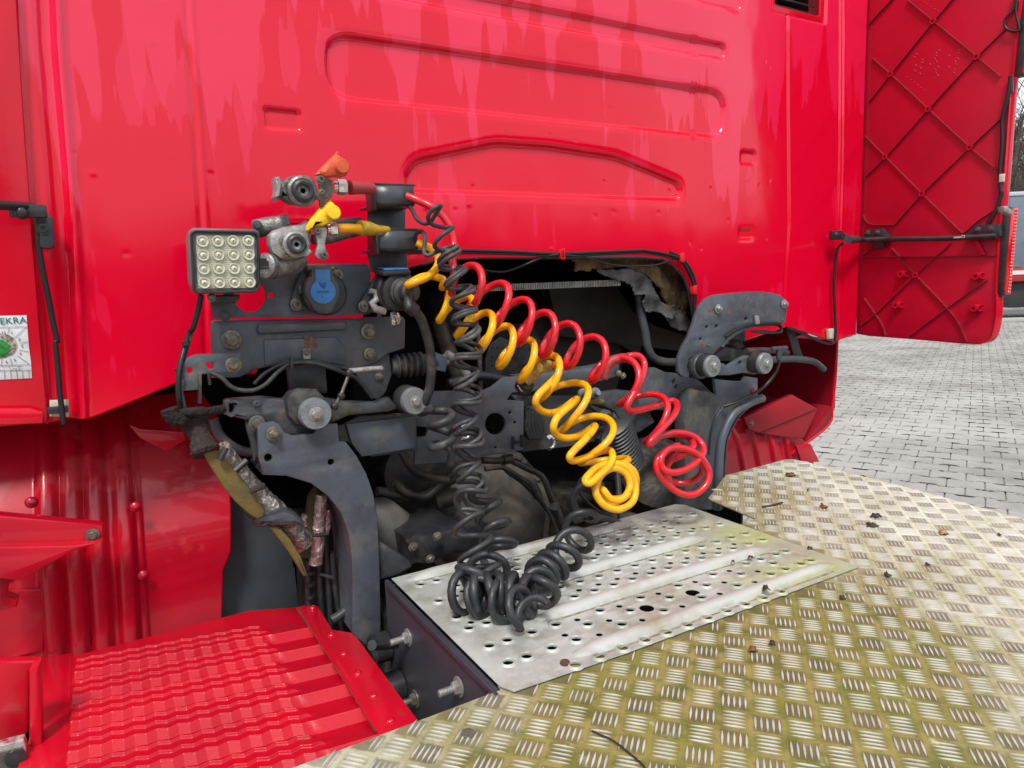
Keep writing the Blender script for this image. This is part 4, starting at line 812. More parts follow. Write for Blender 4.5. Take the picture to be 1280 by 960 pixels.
for x, y, s in ((540, 330, 9), (905, 690, 10), (370, 330, 6)):
    pass
for q in T8((-5, 700), (700, 260), (1110, 170), (1145, 190)): bolt(ch, P(q[0], q[1], 1.335 if q[0] < 650 else 1.38), r=.006)
for q in H7((105, 550), (118, 585)): MB().box(P(q[0], q[1], 1.398), (.012, .004, .004), Matrix.Rotation(-.6, 3, 'Y')).build('slot', M_VOID, ch)
for q in T8((820, 335), (912, 330)): MB().lathe([(.014, 0), (.014, .012), (.010, .016), (.007, .026), (.006, .034)], P(q[0], q[1], 1.385), (-.3, -1, .2), 16).build('stud', M_DISC, ch)
def clip(parent, q, Y, s=.012, m=None):
    c = P(q[0], q[1], Y); pts = [c + Vector((math.cos(a) * s, -.006, math.sin(a) * s * 1.2)) for a in np.linspace(-2.2, 2.2, 12)]
    MB().tube(pts, .0035, 6, flat=1.6).build('pipe_clip', m or M_CHROME, parent, sm=60)
clip(ch, T8((552, 722))[0], 1.33); clip(ch, C1((1168, 875))[0], 1.28, .009); clip(ch, C3((560, 640))[0], 1.31)
# H shaped embossing
hb = MB(); c = P(*C3((828, 690))[0], 1.336)
for dx in (-.012, .012): hb.box(c + Vector((dx, 0, 0)), (.006, .004, .030))
hb.box(c, (.022, .004, .005)); hb.build('embossing', M_VOID, ch)

lt = thing('frame_tower', P(400, 640, 1.28), 'left grey curved tower plate with two holes, under the first round bushing', 'frame tower')
C2o = [(322, 535), (328, 529), (342, 527), (350, 531), (356, 541), (366, 545), (392, 542), (401, 530), (422, 530), (424, 552), (433, 553), (446, 570), (458, 592), (467, 618), (472, 650), (474, 690), (476, 760), (476, 803), (456, 806), (441, 792), (441, 740), (440, 700), (436, 668), (426, 640), (410, 620), (388, 604), (358, 595), (330, 594), (323, 572)]
slab('tower_plate', [C2o, circ(335.5, 572.5, 5, 12), circ(414, 578, 4, 12)], 1.27, .012, M_GREY, lt, .0025)
arc = [(329, 594), (358, 595), (388, 604), (410, 620), (426, 640), (436, 668), (440, 700), (441, 740), (441, 792)]
def flange(name, arc, Y0, Y1, t, m, parent):
    p = spline([P(x, y, Y0) for x, y in arc], 5); V = []; off = Vector((-.001, 0, -.003))
    for a in p: V += [a + Vector((0, .002, 0)), a + Vector((0, Y1 - Y0, 0)), a + Vector((t * .3, Y1 - Y0, t)), a + Vector((t * .3, .002, t))]
    return MB().add(V, [(i * 4 + k, i * 4 + (k + 1) % 4, i * 4 + 4 + (k + 1) % 4, i * 4 + 4 + k) for i in range(len(p) - 1) for k in range(4)]).build(name, m, parent, sm=60)
flange('tower_flange', arc, 1.27, 1.40, .004, M_GREY, lt)
flange('tower_flange', [(424, 553), (434, 556), (446, 572), (458, 594), (467, 620), (472, 652), (474, 692), (476, 803)], 1.272, 1.40, .001, M_GREY, lt)
bolt(lt, P(342, 542, 1.268), r=.0095, m=M_BLT, shank=.006)

rt = thing('frame_tower', P(880, 600, 1.32), 'right grey curved tower behind the end of the red coiled hose', 'frame tower')
slab('tower_plate', [H7((350, 545), (440, 556), (520, 560), (540, 530), (612, 540), (612, 650), (628, 672), (630, 690), (560, 720), (500, 780), (460, 850), (430, 930), (420, 1100), (400, 1330), (170, 1330), (175, 1000), (170, 800), (195, 680), (215, 620), (240, 605), (300, 612), (362, 640))], 1.34, .012, M_GREY, rt, .003)
slab('tower_cover', [H7((240, 604), (300, 612), (362, 642), (400, 690), (370, 740), (340, 830), (318, 930), (310, 1120), (305, 1330), (172, 1330), (175, 1000), (170, 800), (195, 680), (215, 620))], 1.30, .045, M_GREYD, rt, .014)
arc2 = H7((630, 688), (560, 722), (500, 780), (460, 850), (430, 930), (420, 1100), (402, 1330))
p = spline([P(x, y, 1.33) for x, y in arc2], 5)
MB().add([a + o for a in p for o in (Vector((0, 0, 0)), Vector((0, .08, 0)), Vector((-.004, .08, .002)), Vector((-.004, 0, .002)))], [(i * 4 + k, i * 4 + (k + 1) % 4, i * 4 + 4 + (k + 1) % 4, i * 4 + 4 + k) for i in range(len(p) - 1) for k in range(4)]).build('tower_flange', M_GREYD, rt, sm=60)
p = spline([P(x, y, 1.315) for x, y in H7((640, 660), (560, 690), (470, 750), (410, 860), (385, 960), (375, 1120), (365, 1330))], 5)
MB().tube(p, .012, 10).build('tower_bead', M_GREY, rt, sm=60)
MB().lathe([(.009, 0), (.009, .002), (.006, .0025)], P(*H7((580, 618))[0], 1.339), (0, -1, 0), 14).build('paint_spot', M_REDDK, rt)
wire('sensor_cable', PP(H7((735, 370), (738, 440), (715, 510), (650, 590), (560, 650), (470, 690), (405, 710)), [1.27, 1.27, 1.28, 1.29, 1.30, 1.31, 1.325]), .0045, M_CABLE, rt)
wire('sensor_cable', PP(H7((400, 715), (360, 780), (330, 870), (318, 1000)), 1.285), .003, M_CABLE, rt)
cp = MB(); c = P(*H7((738, 385))[0], 1.27); cp.lathe([(.008, -.02), (.008, .012), (.006, .014)], c, (0, 0, 1), 12); cp.tube([c + Vector((-.03, 0, .012)), c + Vector((.032, 0, .010))], .006, 10); cp.build('sensor_plug', M_PLAG, rt)

# ================================================================== CAB MOUNTS WITH BUSHINGS
def bushing(parent, c, r, depth=.035, m=None):
    b = MB().lathe([(r * .96, -.012), (r * 1.04, -.010), (r * 1.04, depth * .55), (r * .95, depth * .6)], c, (0, -1, 0), 32).build('bushing_rubber', M_RUBD, parent, sm=50)
    d = MB().lathe([(r, depth * .55), (r, depth * .78), (r * .93, depth * .86), (r * .5, depth * .86), (r * .45, depth * .82)], c, (0, -1, 0), 36).build('bushing_disc', m or M_DISC, parent, sm=40)
    bolt(parent, Vector(c) + Vector((0, -depth * .82, 0)), r=r * .33, m=M_ZINC); return d
ml = thing('cab_mount', P(400, 510, 1.3), 'left dirty grey cab mount casting with two round steel bushings', 'cab mount')
slab('mount_arm', [C2((322, 490), (335, 478), (505, 464), (620, 476), (650, 440), (760, 430), (830, 470), (930, 488), (1080, 492), (1150, 468), (1200, 520), (1150, 540), (945, 560), (880, 590), (780, 640), (720, 662), (620, 655), (570, 600), (500, 592), (480, 600), (430, 582), (325, 556)), C2(*circ(357, 523, 12, 12, 22))], 1.292, .028, M_GREYD, ml, .007)
slab('mount_link', [C2((480, 596), (500, 640), (495, 760), (470, 790), (455, 700), (430, 610), (430, 585))], 1.30, .015, M_GREYD, ml, .004)
bushing(ml, P(387.3, 513.3, 1.29), .0295, .055); bushing(ml, P(509.5, 498.5, 1.29), .0270, .05)
bolt(ml, P(321, 529, 1.286), r=.010, m=M_BLT); bolt(ml, P(320.5, 504, 1.288), r=.005, m=M_GREYD, sock=True)
slab('bushing_cup', [C2((650, 440), (700, 425), (790, 430), (830, 470), (820, 560), (760, 620), (680, 610), (640, 560), (630, 480))], 1.275, .03, M_RUBD, ml, .01)
# linkage rod and small bracket
MB().tube(PP(C2((870, 515), (905, 455), (945, 350)), [1.265, 1.262, 1.27]), .0035, 8).build('link_rod', M_BLT, ml, sm=60)
for q in C2((872, 512), (905, 460), (945, 345)): MB().lathe([(.0065, -.004), (.0065, .006), (.004, .008)], P(q[0], q[1], 1.263), (0, -1, 0), 12).build('ball_joint', M_PLA, ml)
MB().tube(PP(C2((945, 335), (1050, 325), (1110, 322)), 1.27), .0055, 8).build('link_rod', M_CASTL, ml, sm=60)
for q in C2((955, 335), (1032, 325), (1105, 320)): bolt(ml, P(q[0], q[1], 1.266), r=.0042, m=M_CASTL, washer=False)
bl = P(*C3((280, 305))[0], 1.33); prof = []
for k in range(5): prof += [(.019, -.028 + k * .0125), (.0255, -.024 + k * .0125), (.0255, -.021 + k * .0125), (.019, -.017 + k * .0125)]
MB().lathe([(.015, -.034)] + prof + [(.020, .036), (.020, .060), (.012, .062)], bl, (1, -.12, .02), 24).build('bellows', M_RUBD, ml, sm=30)
slab('bellows_bracket', [C3((60, 280), (185, 240), (200, 350), (170, 440), (130, 480), (80, 460), (20, 350))], 1.335, .01, M_GREYD, ml, .002)
bolt(ml, P(*C3((135, 362))[0], 1.333), r=.006, m=M_BLT); 
MB().lathe([(.014, 0), (.014, .022), (.009, .024), (.009, .036)], P(*C3((415, 290))[0], 1.33), (1, 0, 0), 16).build('hose_nut', M_CASTL, ml)
slab('blue_tag', [C3((415, 240), (480, 265), (470, 340), (420, 330))], 1.305, .012, mat('slate blue plastic', (.07, .11, .16), .5), ml, .002); MB().tube(PP(C3((470, 250), (520, 280), (560, 330), (585, 370)), 1.325), .010, 12).build('elbow', M_CASTL, ml, sm=60)
mr = thing('cab_mount', P(915, 440, 1.3), 'right dark grey curved cab mount plate with two silver discs beside the red wall', 'cab mount')
slab('mount_plate', [H7((135, 500), (138, 420), (165, 350), (200, 290), (225, 225), (245, 160), (265, 110), (300, 65), (350, 42), (430, 32), (520, 24), (620, 20), (690, 26), (750, 42), (780, 70), (791, 100), (786, 160), (778, 205), (765, 215), (740, 206), (620, 214), (520, 240), (470, 268), (430, 300), (390, 350), (345, 402), (300, 395), (240, 400), (205, 425), (190, 470), (205, 520), (195, 540), (165, 535), (145, 520)),
      H7(*circ(307, 233, 8, 10)), H7(*circ(364, 228, 9, 10)), H7(*circ(268, 306, 7, 10)), H7(*circ(541, 184, 9, 10))], 1.30, .014, M_GREY, mr, .004)
slab('mount_lip', [H7((390, 350), (430, 300), (470, 268), (520, 240), (620, 214), (740, 206), (742, 222), (625, 230), (530, 256), (480, 285), (440, 318), (405, 360))], 1.30, .06, M_GREY, mr, .002)
for q in H7((372, 125), (768, 95)): bolt(mr, P(q[0], q[1], 1.298), r=.0085, m=M_ZINC, shank=.004)
bolt(mr, P(*H7((312, 343))[0], 1.299), r=.004, washer=False); bolt(mr, P(*H7((757, 190))[0], 1.299), r=.004, washer=False)
for q in H7((275, 335), (435, 148), (325, 135)): MB().lathe([(.005, 0), (.003, .0006)], P(q[0], q[1], 1.2995), (0, -1, 0), 7).build('paint_mark', mat('red paint mark', (.35, .03, .03), .7), mr)
slab('mount_link', [H7((330, 455), (410, 452), (430, 470), (500, 425), (540, 405), (600, 410), (630, 500), (600, 520), (530, 510), (440, 525), (330, 525)), H7(*circ(506, 448, 8, 10))], 1.285, .016, M_GREY, mr, .004)
bushing(mr, P(*H7((240, 465))[0], 1.31), .033, .03, M_GREY); bushing(mr, P(*H7((300, 465))[0], 1.275), .0285, .03); bushing(mr, P(*H7((608, 448))[0], 1.27), .0290, .035)
cl_ = P(*H7((460, 330))[0], 1.37); MB().lathe([(.026, -.035), (.032, -.025), (.026, -.016), (.032, -.006), (.026, .004), (.034, .012), (.030, .045)], cl_, (.15, 0, 1), 20).build('air_bellows', M_RUBD, mr, sm=50)
slab('spring_seat', [H7((350, 400), (420, 350), (540, 375), (660, 365), (700, 375), (690, 430), (560, 440), (430, 440), (350, 440))], 1.34, .04, M_RUBD, mr, .008)
MB().tube(PP(H7((540, 376), (640, 372), (720, 378), (790, 388)), 1.31), .008, 10).build('valve_arm', M_GREYD, mr, sm=60)
cc = slab('wire_clip', [H7((595, 165), (618, 165), (625, 215), (600, 218))], 1.292, .006, M_CASTL, mr, .001)
for dy in (0, 7, 13): wire('brake_pipe', PP(H7((415, 290 + dy), (480, 250 + dy), (560, 222 + dy), (660, 212 + dy), (730, 212 + dy), (755, 240 + dy), (740, 266), (640, 270 - dy), (575, 262)), 1.296 + dy * .0006), .0028, M_CABLE, mr)

# ================================================================== EQUIPMENT BRACKET ON THE WALL
eb = thing('equipment_bracket', P(390, 420, 1.32), 'grey steel bracket carrying the sockets left of the cab opening', 'bracket')
slab('upper_plate', [C1((262, 872), (262, 772), (300, 760), (380, 700), (480, 612), (520, 600), (1040, 600), (1055, 640), (1050, 850), (880, 862)), C1(*circ(450, 760, 78, 28, 80)), C1(*circ(556, 757, 14, 12))], 1.305, .006, M_GREY, eb, .0015)
slab('lower_plate', [C2((256, 90), (265, 84), (430, 78), (980, 70), (1215, 62), (1229, 80), (1226, 222), (1140, 250), (1065, 302), (930, 332), (890, 318), (770, 290), (640, 300), (520, 320), (470, 330), (400, 368), (262, 372), (258, 200))], 1.325, .018, M_GREY, eb, .004)
slab('pressed_panel', [C2((520, 180), (880, 165), (925, 220), (930, 310), (880, 300), (770, 282), (640, 292), (525, 310))], 1.321, .006, M_GREY, eb, .0028)
slab('stiffening_bead', [C2(*roundp([(488, 100), (938, 88), (938, 128), (488, 152)], 22, 5))], 1.312, .014, M_GREY, eb, .006)
slab('arm_plate', [C2((178, 252), (405, 246), (406, 338), (210, 352), (192, 430), (112, 436), (100, 365), (108, 305), (135, 270)), C2(*circ(148, 333, 15, 14)), C2((230, 295), (270, 290), (268, 322), (240, 325))], 1.29, .007, M_GREY, eb, .002)
slab('arm_fork', [C2((100, 360), (125, 380), (118, 440), (135, 520), (115, 520), (102, 450))], 1.285, .03, M_GREYD, eb, .002); slab('arm_fork', [C2((192, 350), (210, 352), (210, 500), (195, 500))], 1.285, .03, M_GREYD, eb, .002)
for q, r_ in ((C2((357, 178))[0], .012), (C2((1043, 137))[0], .011), (C2((1048, 248))[0], .0085), (C2((366, 304))[0], .0095)): bolt(eb, P(q[0], q[1], 1.321 if q[0] > 300 else 1.29 if q[1] > 440 else 1.322), r=r_, m=M_BLT)
pc = slab('pipe_saddle', [C2((716, 225), (752, 225), (754, 290), (718, 292))], 1.312, .006, M_CASTL, eb, .001); bolt(eb, P(*C2((733, 240))[0], 1.312), r=.005, m=M_BLT)
MB().lathe([(.0, .0), (.015, .0), (.014, .0012), (.0, .0014)], P(*C2((752, 195))[0], 1.3215), (0, -1, 0), 11, jit=.5).build('rust_patch', mat('rust stain', (.12, .06, .045), .8, c2=(.2, .15, .12), ns=90), eb)
wire('bracket_cable', PP(C2((260, 345), (310, 370), (350, 410), (400, 430), (470, 430), (530, 400), (590, 340), (650, 300), (720, 292), (790, 300), (870, 325), (930, 350), (990, 380), (1060, 470)), [1.285, 1.28, 1.28, 1.28, 1.28, 1.285, 1.295, 1.30, 1.302, 1.30, 1.30, 1.31, 1.32, 1.33]), .0042, M_RUBD, eb)
wire('bracket_cable', PP(C2((470, 400), (520, 350), (600, 305), (690, 285), (780, 290), (900, 330)), 1.308), .0036, M_RUBD, eb)
MB().box(P(*C2((735, 380))[0], 1.36), (.075, .02, .06)).build('spacer_block', M_GREYD, eb, bev=.006)
for q in C2((245, 375), (655, 295)): MB().box(P(q[0], q[1], 1.288), (.004, .012, .020)).build('cable_tie', M_PLA, eb)
# upright that carries the two hose holders
hh = thing('hose_holder', P(488, 300, 1.28), 'black upright bracket with two folded hose holders, top of the coiled hoses', 'hose holder')
slab('upright', [C1((1040, 215), (1230, 215), (1228, 430), (1240, 600), (1236, 640), (1060, 640), (1042, 560))], 1.30, .008, mat('satin black steel', (.040, .048, .060), .35, c2=(.06, .068, .08), ns=25, bs=.1, bsc=200), hh, .002)
M_SB = MATS['satin black steel']
for y0, x0, x1 in ((208, 1052, 1262), (432, 1066, 1278)):
    a = P(*C1((x0, y0 + 8))[0], 1.245); b = P(*C1((x1, y0 + 12))[0], 1.245); h = .042; prof = [(.04, .0), (-.020, -.002), (-.026, -.006), (-.030, -.034), (-.024, -.040), (.0, -.041), (.05, -.041)]
    V = []; 
    for pt in (a, b):
        for y, z in prof: V.append(pt + Vector((0, y + .02, z + .006)))
    n = len(prof); me = MB().add(V, [(i, i + 1, n + i + 1, n + i) for i in range(n - 1)]).build('holder', M_SB, hh, sm=20); s_ = me.modifiers.new('thickness', 'SOLIDIFY'); s_.thickness = .004; s_.offset = -1
    MB().box((a + b) / 2 + Vector((0, .025, .006)), ((b - a).length + .012, .05, .004)).build('holder_lid', M_PLA, hh, bev=.001)
    MB().box(a + Vector((.002, .008, -.020)), (.006, .045, .045)).build('holder_cheek', M_PLA, hh, bev=.004)

# ================================================================== SOCKETS
def sock_base(name, loc, label, outline, Y):
    t = thing(name, loc, label, 'socket'); slab('flange', [outline], Y, .012, M_PLA, t, .003, r=.008); return t
bs_ = sock_base('electrical_socket', P(403, 370, 1.30), 'black socket with a round blue spring lid beside the work lamp', S0((160, 310), (250, 230), (620, 230), (715, 330), (720, 420), (330, 830), (60, 830), (20, 760)), 1.29)
MB().lathe([(.040, 0), (.040, .022), (.036, .026)], P(*S0((460, 610))[0], 1.285), (0, -1, 0), 32).build('barrel', M_PLA, bs_, sm=40)
k_ = [(305, 240), (590, 240), (620, 330), (640, 400), (700, 480), (712, 560), (700, 650), (650, 760), (610, 850), (540, 890), (430, 885), (340, 830), (290, 720), (225, 640), (215, 540), (240, 440), (300, 380)]
lid = slab('lid', [S0(*k_)], 1.255, .022, M_PLAG, bs_, .008)
kc = [(470 + 170 * math.sin(a), 580 - 165 * math.cos(a)) for a in np.linspace(.62, 2 * math.pi - .62, 26)]
slab('lid_inlay', [S0(*(kc + [(358, 285), (560, 285)]))], 1.2535, .003, M_BLUE, lid, .001)
# raised marks on the lid: small beast head emblem above a worn word
M_BLUED = mat('worn blue print', (.012, .085, .27), .5)
em = S0((410, 450), (430, 465), (455, 455), (470, 470), (500, 455), (515, 465), (505, 500), (495, 530), (480, 545), (455, 530), (430, 510), (415, 485)); slab('emblem', [em, S0(*circ(448, 482, 9, 8)), S0(*circ(482, 484, 8, 8))], 1.2530, .0006, M_BLUED, lid, .0001)
label_text('SCANIA', P(*S0((470, 585))[0], 1.2530), .0062, M_BLUED, lid, 1.2530); label_text('P', P(*S0((460, 655))[0], 1.2530), .0055, M_BLUED, lid, 1.2530)
slab('lid_spring_cover', [S0((250, 235), (310, 232), (320, 300), (270, 320))], 1.262, .02, M_PLA, bs_, .003); MB().tube(PP(S0((262, 262), (610, 268)), 1.262), .004, 10).build('hinge_pin', M_BLT, bs_)
slab('latch', [S0((140, 500), (190, 500), (200, 600), (150, 620))], 1.27, .016, M_PLAG, bs_, .003)
for q in S0((110, 755), (660, 365)): bolt(bs_, P(q[0], q[1], 1.288), r=.0078, m=M_BLT, sock=True)
ps = thing('electrical_socket', P(485, 370, 1.28), 'black socket with open lid and plugged in thick cable, right of the blue lid', 'socket')
slab('flange', [C1((1100, 625), (1250, 620), (1262, 700), (1180, 830), (1060, 845), (998, 835), (990, 810))], 1.29, .012, M_PLA, ps, .003, r=.006)
c = P(*C1((1158, 735))[0], 1.285); ax = Vector((.10, -1, -.05)).normalized()
MB().lathe([(.038, 0), (.038, .015), (.034, .018), (.034, .030), (.037, .032), (.037, .040), (.030, .043)], c, ax, 30).build('barrel', M_PLA, ps, sm=40)
op = MB().box(P(*C1((1160, 640))[0], 1.262), (.058, .055, .010), Matrix.Rotation(.12, 3, 'X')).build('open_lid', M_PLA, ps, bev=.004)
MB().box(P(*C1((1165, 622))[0], 1.262), (.048, .040, .003), Matrix.Rotation(.12, 3, 'X')).build('lid_inlay', M_BLUE, op, bev=.001)
bolt(ps, P(*C1((1018, 812))[0], 1.288), r=.0075, m=M_BLT, sock=True)
MB().tube(PP(C1((1048, 735), (1080, 740), (1085, 775), (1060, 795), (1080, 825), (1130, 838)), 1.272), .0035, 8, flat=2).build('spring_clip', M_CASTL, ps, sm=60)
MB().box(P(*C1((1172, 870))[0], 1.275), (.016, .008, .026)).build('spring_tab', M_CHROME, ps, bev=.004)
pl = thing('plugged_cable', P(500, 400, 1.24), 'thick black power cable hanging in a bend from the round plug', 'cable')
MB().lathe([(.026, .028), (.027, .05), (.024, .052), (.026, .056), (.026, .062), (.020, .066), (.019, .082), (.015, .086)], c, ax, 26).build('plug', M_RUBD, pl, sm=40)
e = c + ax * .075
cp_ = [e, P(*C3((285, 10))[0], 1.19)] + PP(C3((320, 40), (350, 85), (375, 160), (392, 240), (396, 330), (388, 420), (368, 480), (342, 535)), [1.19, 1.20, 1.21, 1.22, 1.23, 1.24, 1.25, 1.27]); wire('cable', cp_, .0092, M_RUBD, pl, 12)
ex_ = [(P(549, 508, 1.24), .020, 0), (P(553, 528, 1.235), .024, .9), (P(552, 552, 1.235), .024, 1.9), (P(556, 572, 1.25), .016, 2.7), (P(575, 585, 1.28), .006, 3.2)]; MB().tube(join(cp_[-3:], ex_, 18), .0085, 12).build('cable', M_RUBD, pl, sm=60)
MB().tube([cp_[1], cp_[1].lerp(cp_[2], .9)], .0125, 14).build('strain_relief', M_PLA, pl, sm=60)

# ================================================================== WORK LAMP
wl = thing('work_lamp', P(281, 370, 1.25), 'square black framed work lamp with sixteen clear lenses mounted on the red wall', 'work lamp')
o4 = C1((150, 432), (165, 418), (480, 425), (500, 440), (503, 460), (498, 725), (482, 744), (190, 750), (168, 735), (152, 690), (142, 470))
slab('housing', [o4], 1.215, .045, mat('grey lamp housing', (.16, .165, .18), .4, c2=(.10, .10, .11), ns=30), wl, .006); mb = MB()
for k in range(9): mb.box(P(*C1((190 + k * 34, 590))[0], 1.275), (.004, .03, .10))
mb.build('cooling_fin', M_PLA, wl)
i4 = roundp(C1((162, 440), (488, 448), (488, 728), (176, 738)), 6, 5); slab('bezel', [roundp(C1((150, 428), (499, 434), (498, 742), (166, 750)), 8, 5), i4], 1.208, .012, M_PLA, wl, .002)
M_REFL = mat('lamp reflector', (.62, .62, .50), .35, m=.1, c2=(.48, .48, .38), ns=60)
slab('reflector', [i4], 1.216, .003, M_REFL, wl, .0005)
i3 = roundp(C1((180, 455), (470, 462), (470, 718), (190, 724)), 4, 3); gl = slab('lens_plate', [i3], 1.2145, .0012, mat('ribbed lens', (.70, .70, .58), .15, m=0, spec=.8, bs=.6, bsc=500, bd=.001, c2=(.56, .56, .44), ns=150, lo=.4, hi=.6), wl, .0002)
gm = MB()
for k in range(30):
    a, b = P(*C1((181 + k * 10, 456 + k * .25))[0], 1.2138), P(*C1((191 + k * 9.6, 723 - k * .15))[0], 1.2138); gm.tube([a, b], .0004, 4)
    if k < 27: a, b = P(*C1((181 + k * .4, 457 + k * 10))[0], 1.2138), P(*C1((470, 463 + k * 9.8))[0], 1.2138); gm.tube([a, b], .0004, 4)
o = gm.build('lens_grooves', M_REFL, gl); 
M_LENSC = mat('clear lens cup', (.68, .68, .56), .12, spec=.8, c2=(.52, .52, .40), ns=160, lo=.4, hi=.6, coat=.6)
for j in range(4):
    for i in range(4):
        c = P(*C1((212 + i * 76 + j * 3 - (j == 3) * 1, 487 + j * 69 - i * 1))[0], 1.2142)
        d_ = MB().lathe([(.0092, 0), (.0096, .0012), (.0090, .0045), (.0078, .0045), (.0055, .0015), (.0050, .0015), (.0042, .0040), (.0022, .0058), (.0, .0062)], c, (0, -1, 0), 20).build('lens', M_LENSC, wl, sm=50)
        MB().lathe([(.0016, .0060), (.0016, .0066)], c, (0, -1, 0), 8).build('led_chip', mat('yellow grey chip', (.25, .22, .12), .4), d_)
slab('foot', [C1((248, 755), (400, 752), (402, 775), (380, 795), (262, 795))], 1.235, .03, M_PLA, wl, .004); bolt(wl, P(*C1((258, 768))[0], 1.232), r=.005, m=M_BLT)
slab('foot_bracket', [C1((250, 780), (375, 792), (382, 838), (345, 872), (270, 875))], 1.297, .008, M_GREY, wl, .002); bolt(wl, P(*C1((325, 858))[0], 1.296), r=.007, m=M_GREYD)
wire('lamp_cable', PP(C1((205, 755), (190, 830), (165, 920)) + C2((150, 140), (130, 200), (105, 290), (92, 380), (95, 470), (110, 520)), [1.27, 1.28, 1.29, 1.30, 1.30, 1.29, 1.285, 1.285, 1.29]), .0048, M_CABLE, wl)
wire('lamp_cable', PP(C1((200, 800), (185, 880)) + C2((165, 120), (135, 230), (110, 300)), 1.30), .0028, M_RUBD, wl)
for q in C2((128, 195), (95, 330)): MB().lathe([(.0065, -.004), (.0065, .004)], P(q[0], q[1], 1.293), (.25, 0, -1), 10).build('cable_tie', M_PLA, wl)
# ================================================================== AIR COUPLINGS
def coupling(label, body, cen, rc, Y, cap, capm, bracket, bm_, hub, capc):
    t = thing('air_coupling', P(cen[0], cen[1], Y), label, 'air coupling')
    slab('body', [body], Y, .030, M_CAST if capm is M_CAPR else M_CASTL, t, .009)
    c = P(cen[0], cen[1], Y - .001)
    MB().lathe([(rc * 1.55, .0), (rc * 1.5, .008), (rc * 1.25, .011), (rc * 1.15, .010)], c, (0, -1, 0), 32).build('face_ring', M_CAST if capm is M_CAPR else M_CASTL, t, sm=40)
    MB().lathe([(rc * 1.1, .006), (rc * 1.08, .015), (rc * .85, .017), (rc * .60, .016), (rc * .56, .004), (rc * .3, .003), (rc * .26, .010), (.0, .010)], c, (0, -1, 0), 28).build('rubber_seal', M_RUB, t, sm=40)
    slab('side_plate', [bracket], Y - .012, .007, bm_, t, .0015)
    cp = slab('dust_cap', [cap], Y - .020, .022, capm, t, .008); MB().lathe([(.0125, -.004), (.0125, .008), (.0105, .011), (.0, .0115)], P(capc[0], capc[1], Y - .020), (0, -1, 0), 22).build('cap_knob', capm, cp, sm=40)
    return t
t1 = coupling('cast air coupling with orange red dust cap, above the yellow capped one', C1((578, 158), (600, 162), (620, 180), (650, 160), (700, 150), (745, 155), (775, 175), (790, 215), (785, 260), (765, 285), (735, 298), (690, 302), (650, 295), (625, 280), (610, 268), (590, 282), (576, 262), (585, 230), (574, 195)), C1((708, 238))[0], .0165, 1.19,
              C1((782, 150), (800, 128), (840, 85), (882, 45), (896, 30), (905, 55), (938, 78), (952, 115), (942, 150), (915, 167), (880, 160), (830, 165), (795, 160)), M_CAPR, C1((788, 150), (862, 180), (868, 230), (858, 270), (835, 275), (815, 312), (800, 312), (798, 280), (780, 272), (778, 250), (800, 230)), M_BRN, None, C1((905, 115))[0])
for q, r_ in ((C1((803, 177))[0], .006), (C1((640, 200))[0], .0045), (C1((808, 240))[0], .0035)): bolt(t1, P(q[0], q[1], 1.178 if q[0] > 370 else 1.19), r=r_, m=M_BLT, sock=True)
slab('claw', [C1((574, 165), (600, 160), (612, 200), (604, 250), (590, 285), (575, 262), (582, 215))], 1.18, .035, M_CASTL, t1, .006)
a, b = PP(C1((866, 214), (948, 218)), 1.205)
MB().lathe([(.011, 0), (.011, .006)], a, b - a, 16).build('collar', M_CHROME, t1); MB().lathe([(.0135, .007), (.0135, .022), (.011, .024)], a, b - a, 6).build('hose_nut', M_CHROME, t1)
t2 = coupling('pale cast air coupling with yellow dust cap, just right of the work lamp', C1((545, 455), (570, 430), (620, 412), (660, 405), (700, 400), (740, 378), (760, 400), (765, 440), (755, 500), (760, 530), (735, 555), (690, 570), (640, 578), (600, 575), (560, 545), (545, 500)), C1((676, 504))[0], .0145, 1.20,
              C1((738, 408), (760, 370), (800, 320), (852, 272), (872, 290), (896, 318), (900, 345), (885, 372), (855, 395), (820, 412), (775, 412), (750, 435), (740, 430)), M_CAPY, C1((762, 418), (832, 416), (836, 450), (825, 500), (835, 560), (822, 578), (790, 572), (776, 555), (790, 500), (780, 450)), M_CASTL, None, C1((862, 345))[0])
for q, r_ in ((C1((616, 485))[0], .0055), (C1((628, 550))[0], .005), (C1((785, 436))[0], .005), (C1((818, 556))[0], .0055)): bolt(t2, P(q[0], q[1], 1.188 if q[0] > 385 else 1.199), r=r_, m=M_BLT, sock=True)
MB().tube(spline(PP(C1((480, 425), (540, 412), (600, 405), (650, 400)), [1.26, 1.25, 1.245, 1.24]), 5), .016, 16, jit=.04).build('pipe_stub', M_CAST, t2, sm=60)
MB().tube(spline(PP(C1((700, 560), (640, 600), (585, 615), (555, 622)), [1.235, 1.23, 1.225, 1.22]), 5), .019, 16, jit=.04).build('silencer_stub', M_CAST, t2, sm=60)
gr = MB(); cc_ = P(*C1((548, 612))[0], 1.212); gr.lathe([(.021, 0), (.021, .012), (.018, .014), (.0, .014)], cc_, (-.75, -.6, .1), 22); g_ = gr.build('grille', M_CAST, t2)
hm = MB()
for k in range(-2, 3):
    for l in range(-2, 3):
        if k * k + l * l < 6: hm.lathe([(.0024, .0142), (.0024, .0148)], cc_ + Vector((.0045 * k * .6, -.0045 * k * .75, .0048 * l)), (-.75, -.6, .1), 8)
hm.build('grille_hole', M_VOID, g_)
MB().box(P(*C1((618, 372))[0], 1.235), (.012, .012, .014)).build('lug', M_CAST, t2, bev=.003); bolt(t2, P(*C1((486, 408))[0], 1.235), r=.006, m=M_GREYD)
slab('claw', [C1((715, 535), (745, 515), (765, 540), (745, 560), (720, 570))], 1.19, .03, M_CASTL, t2, .005)
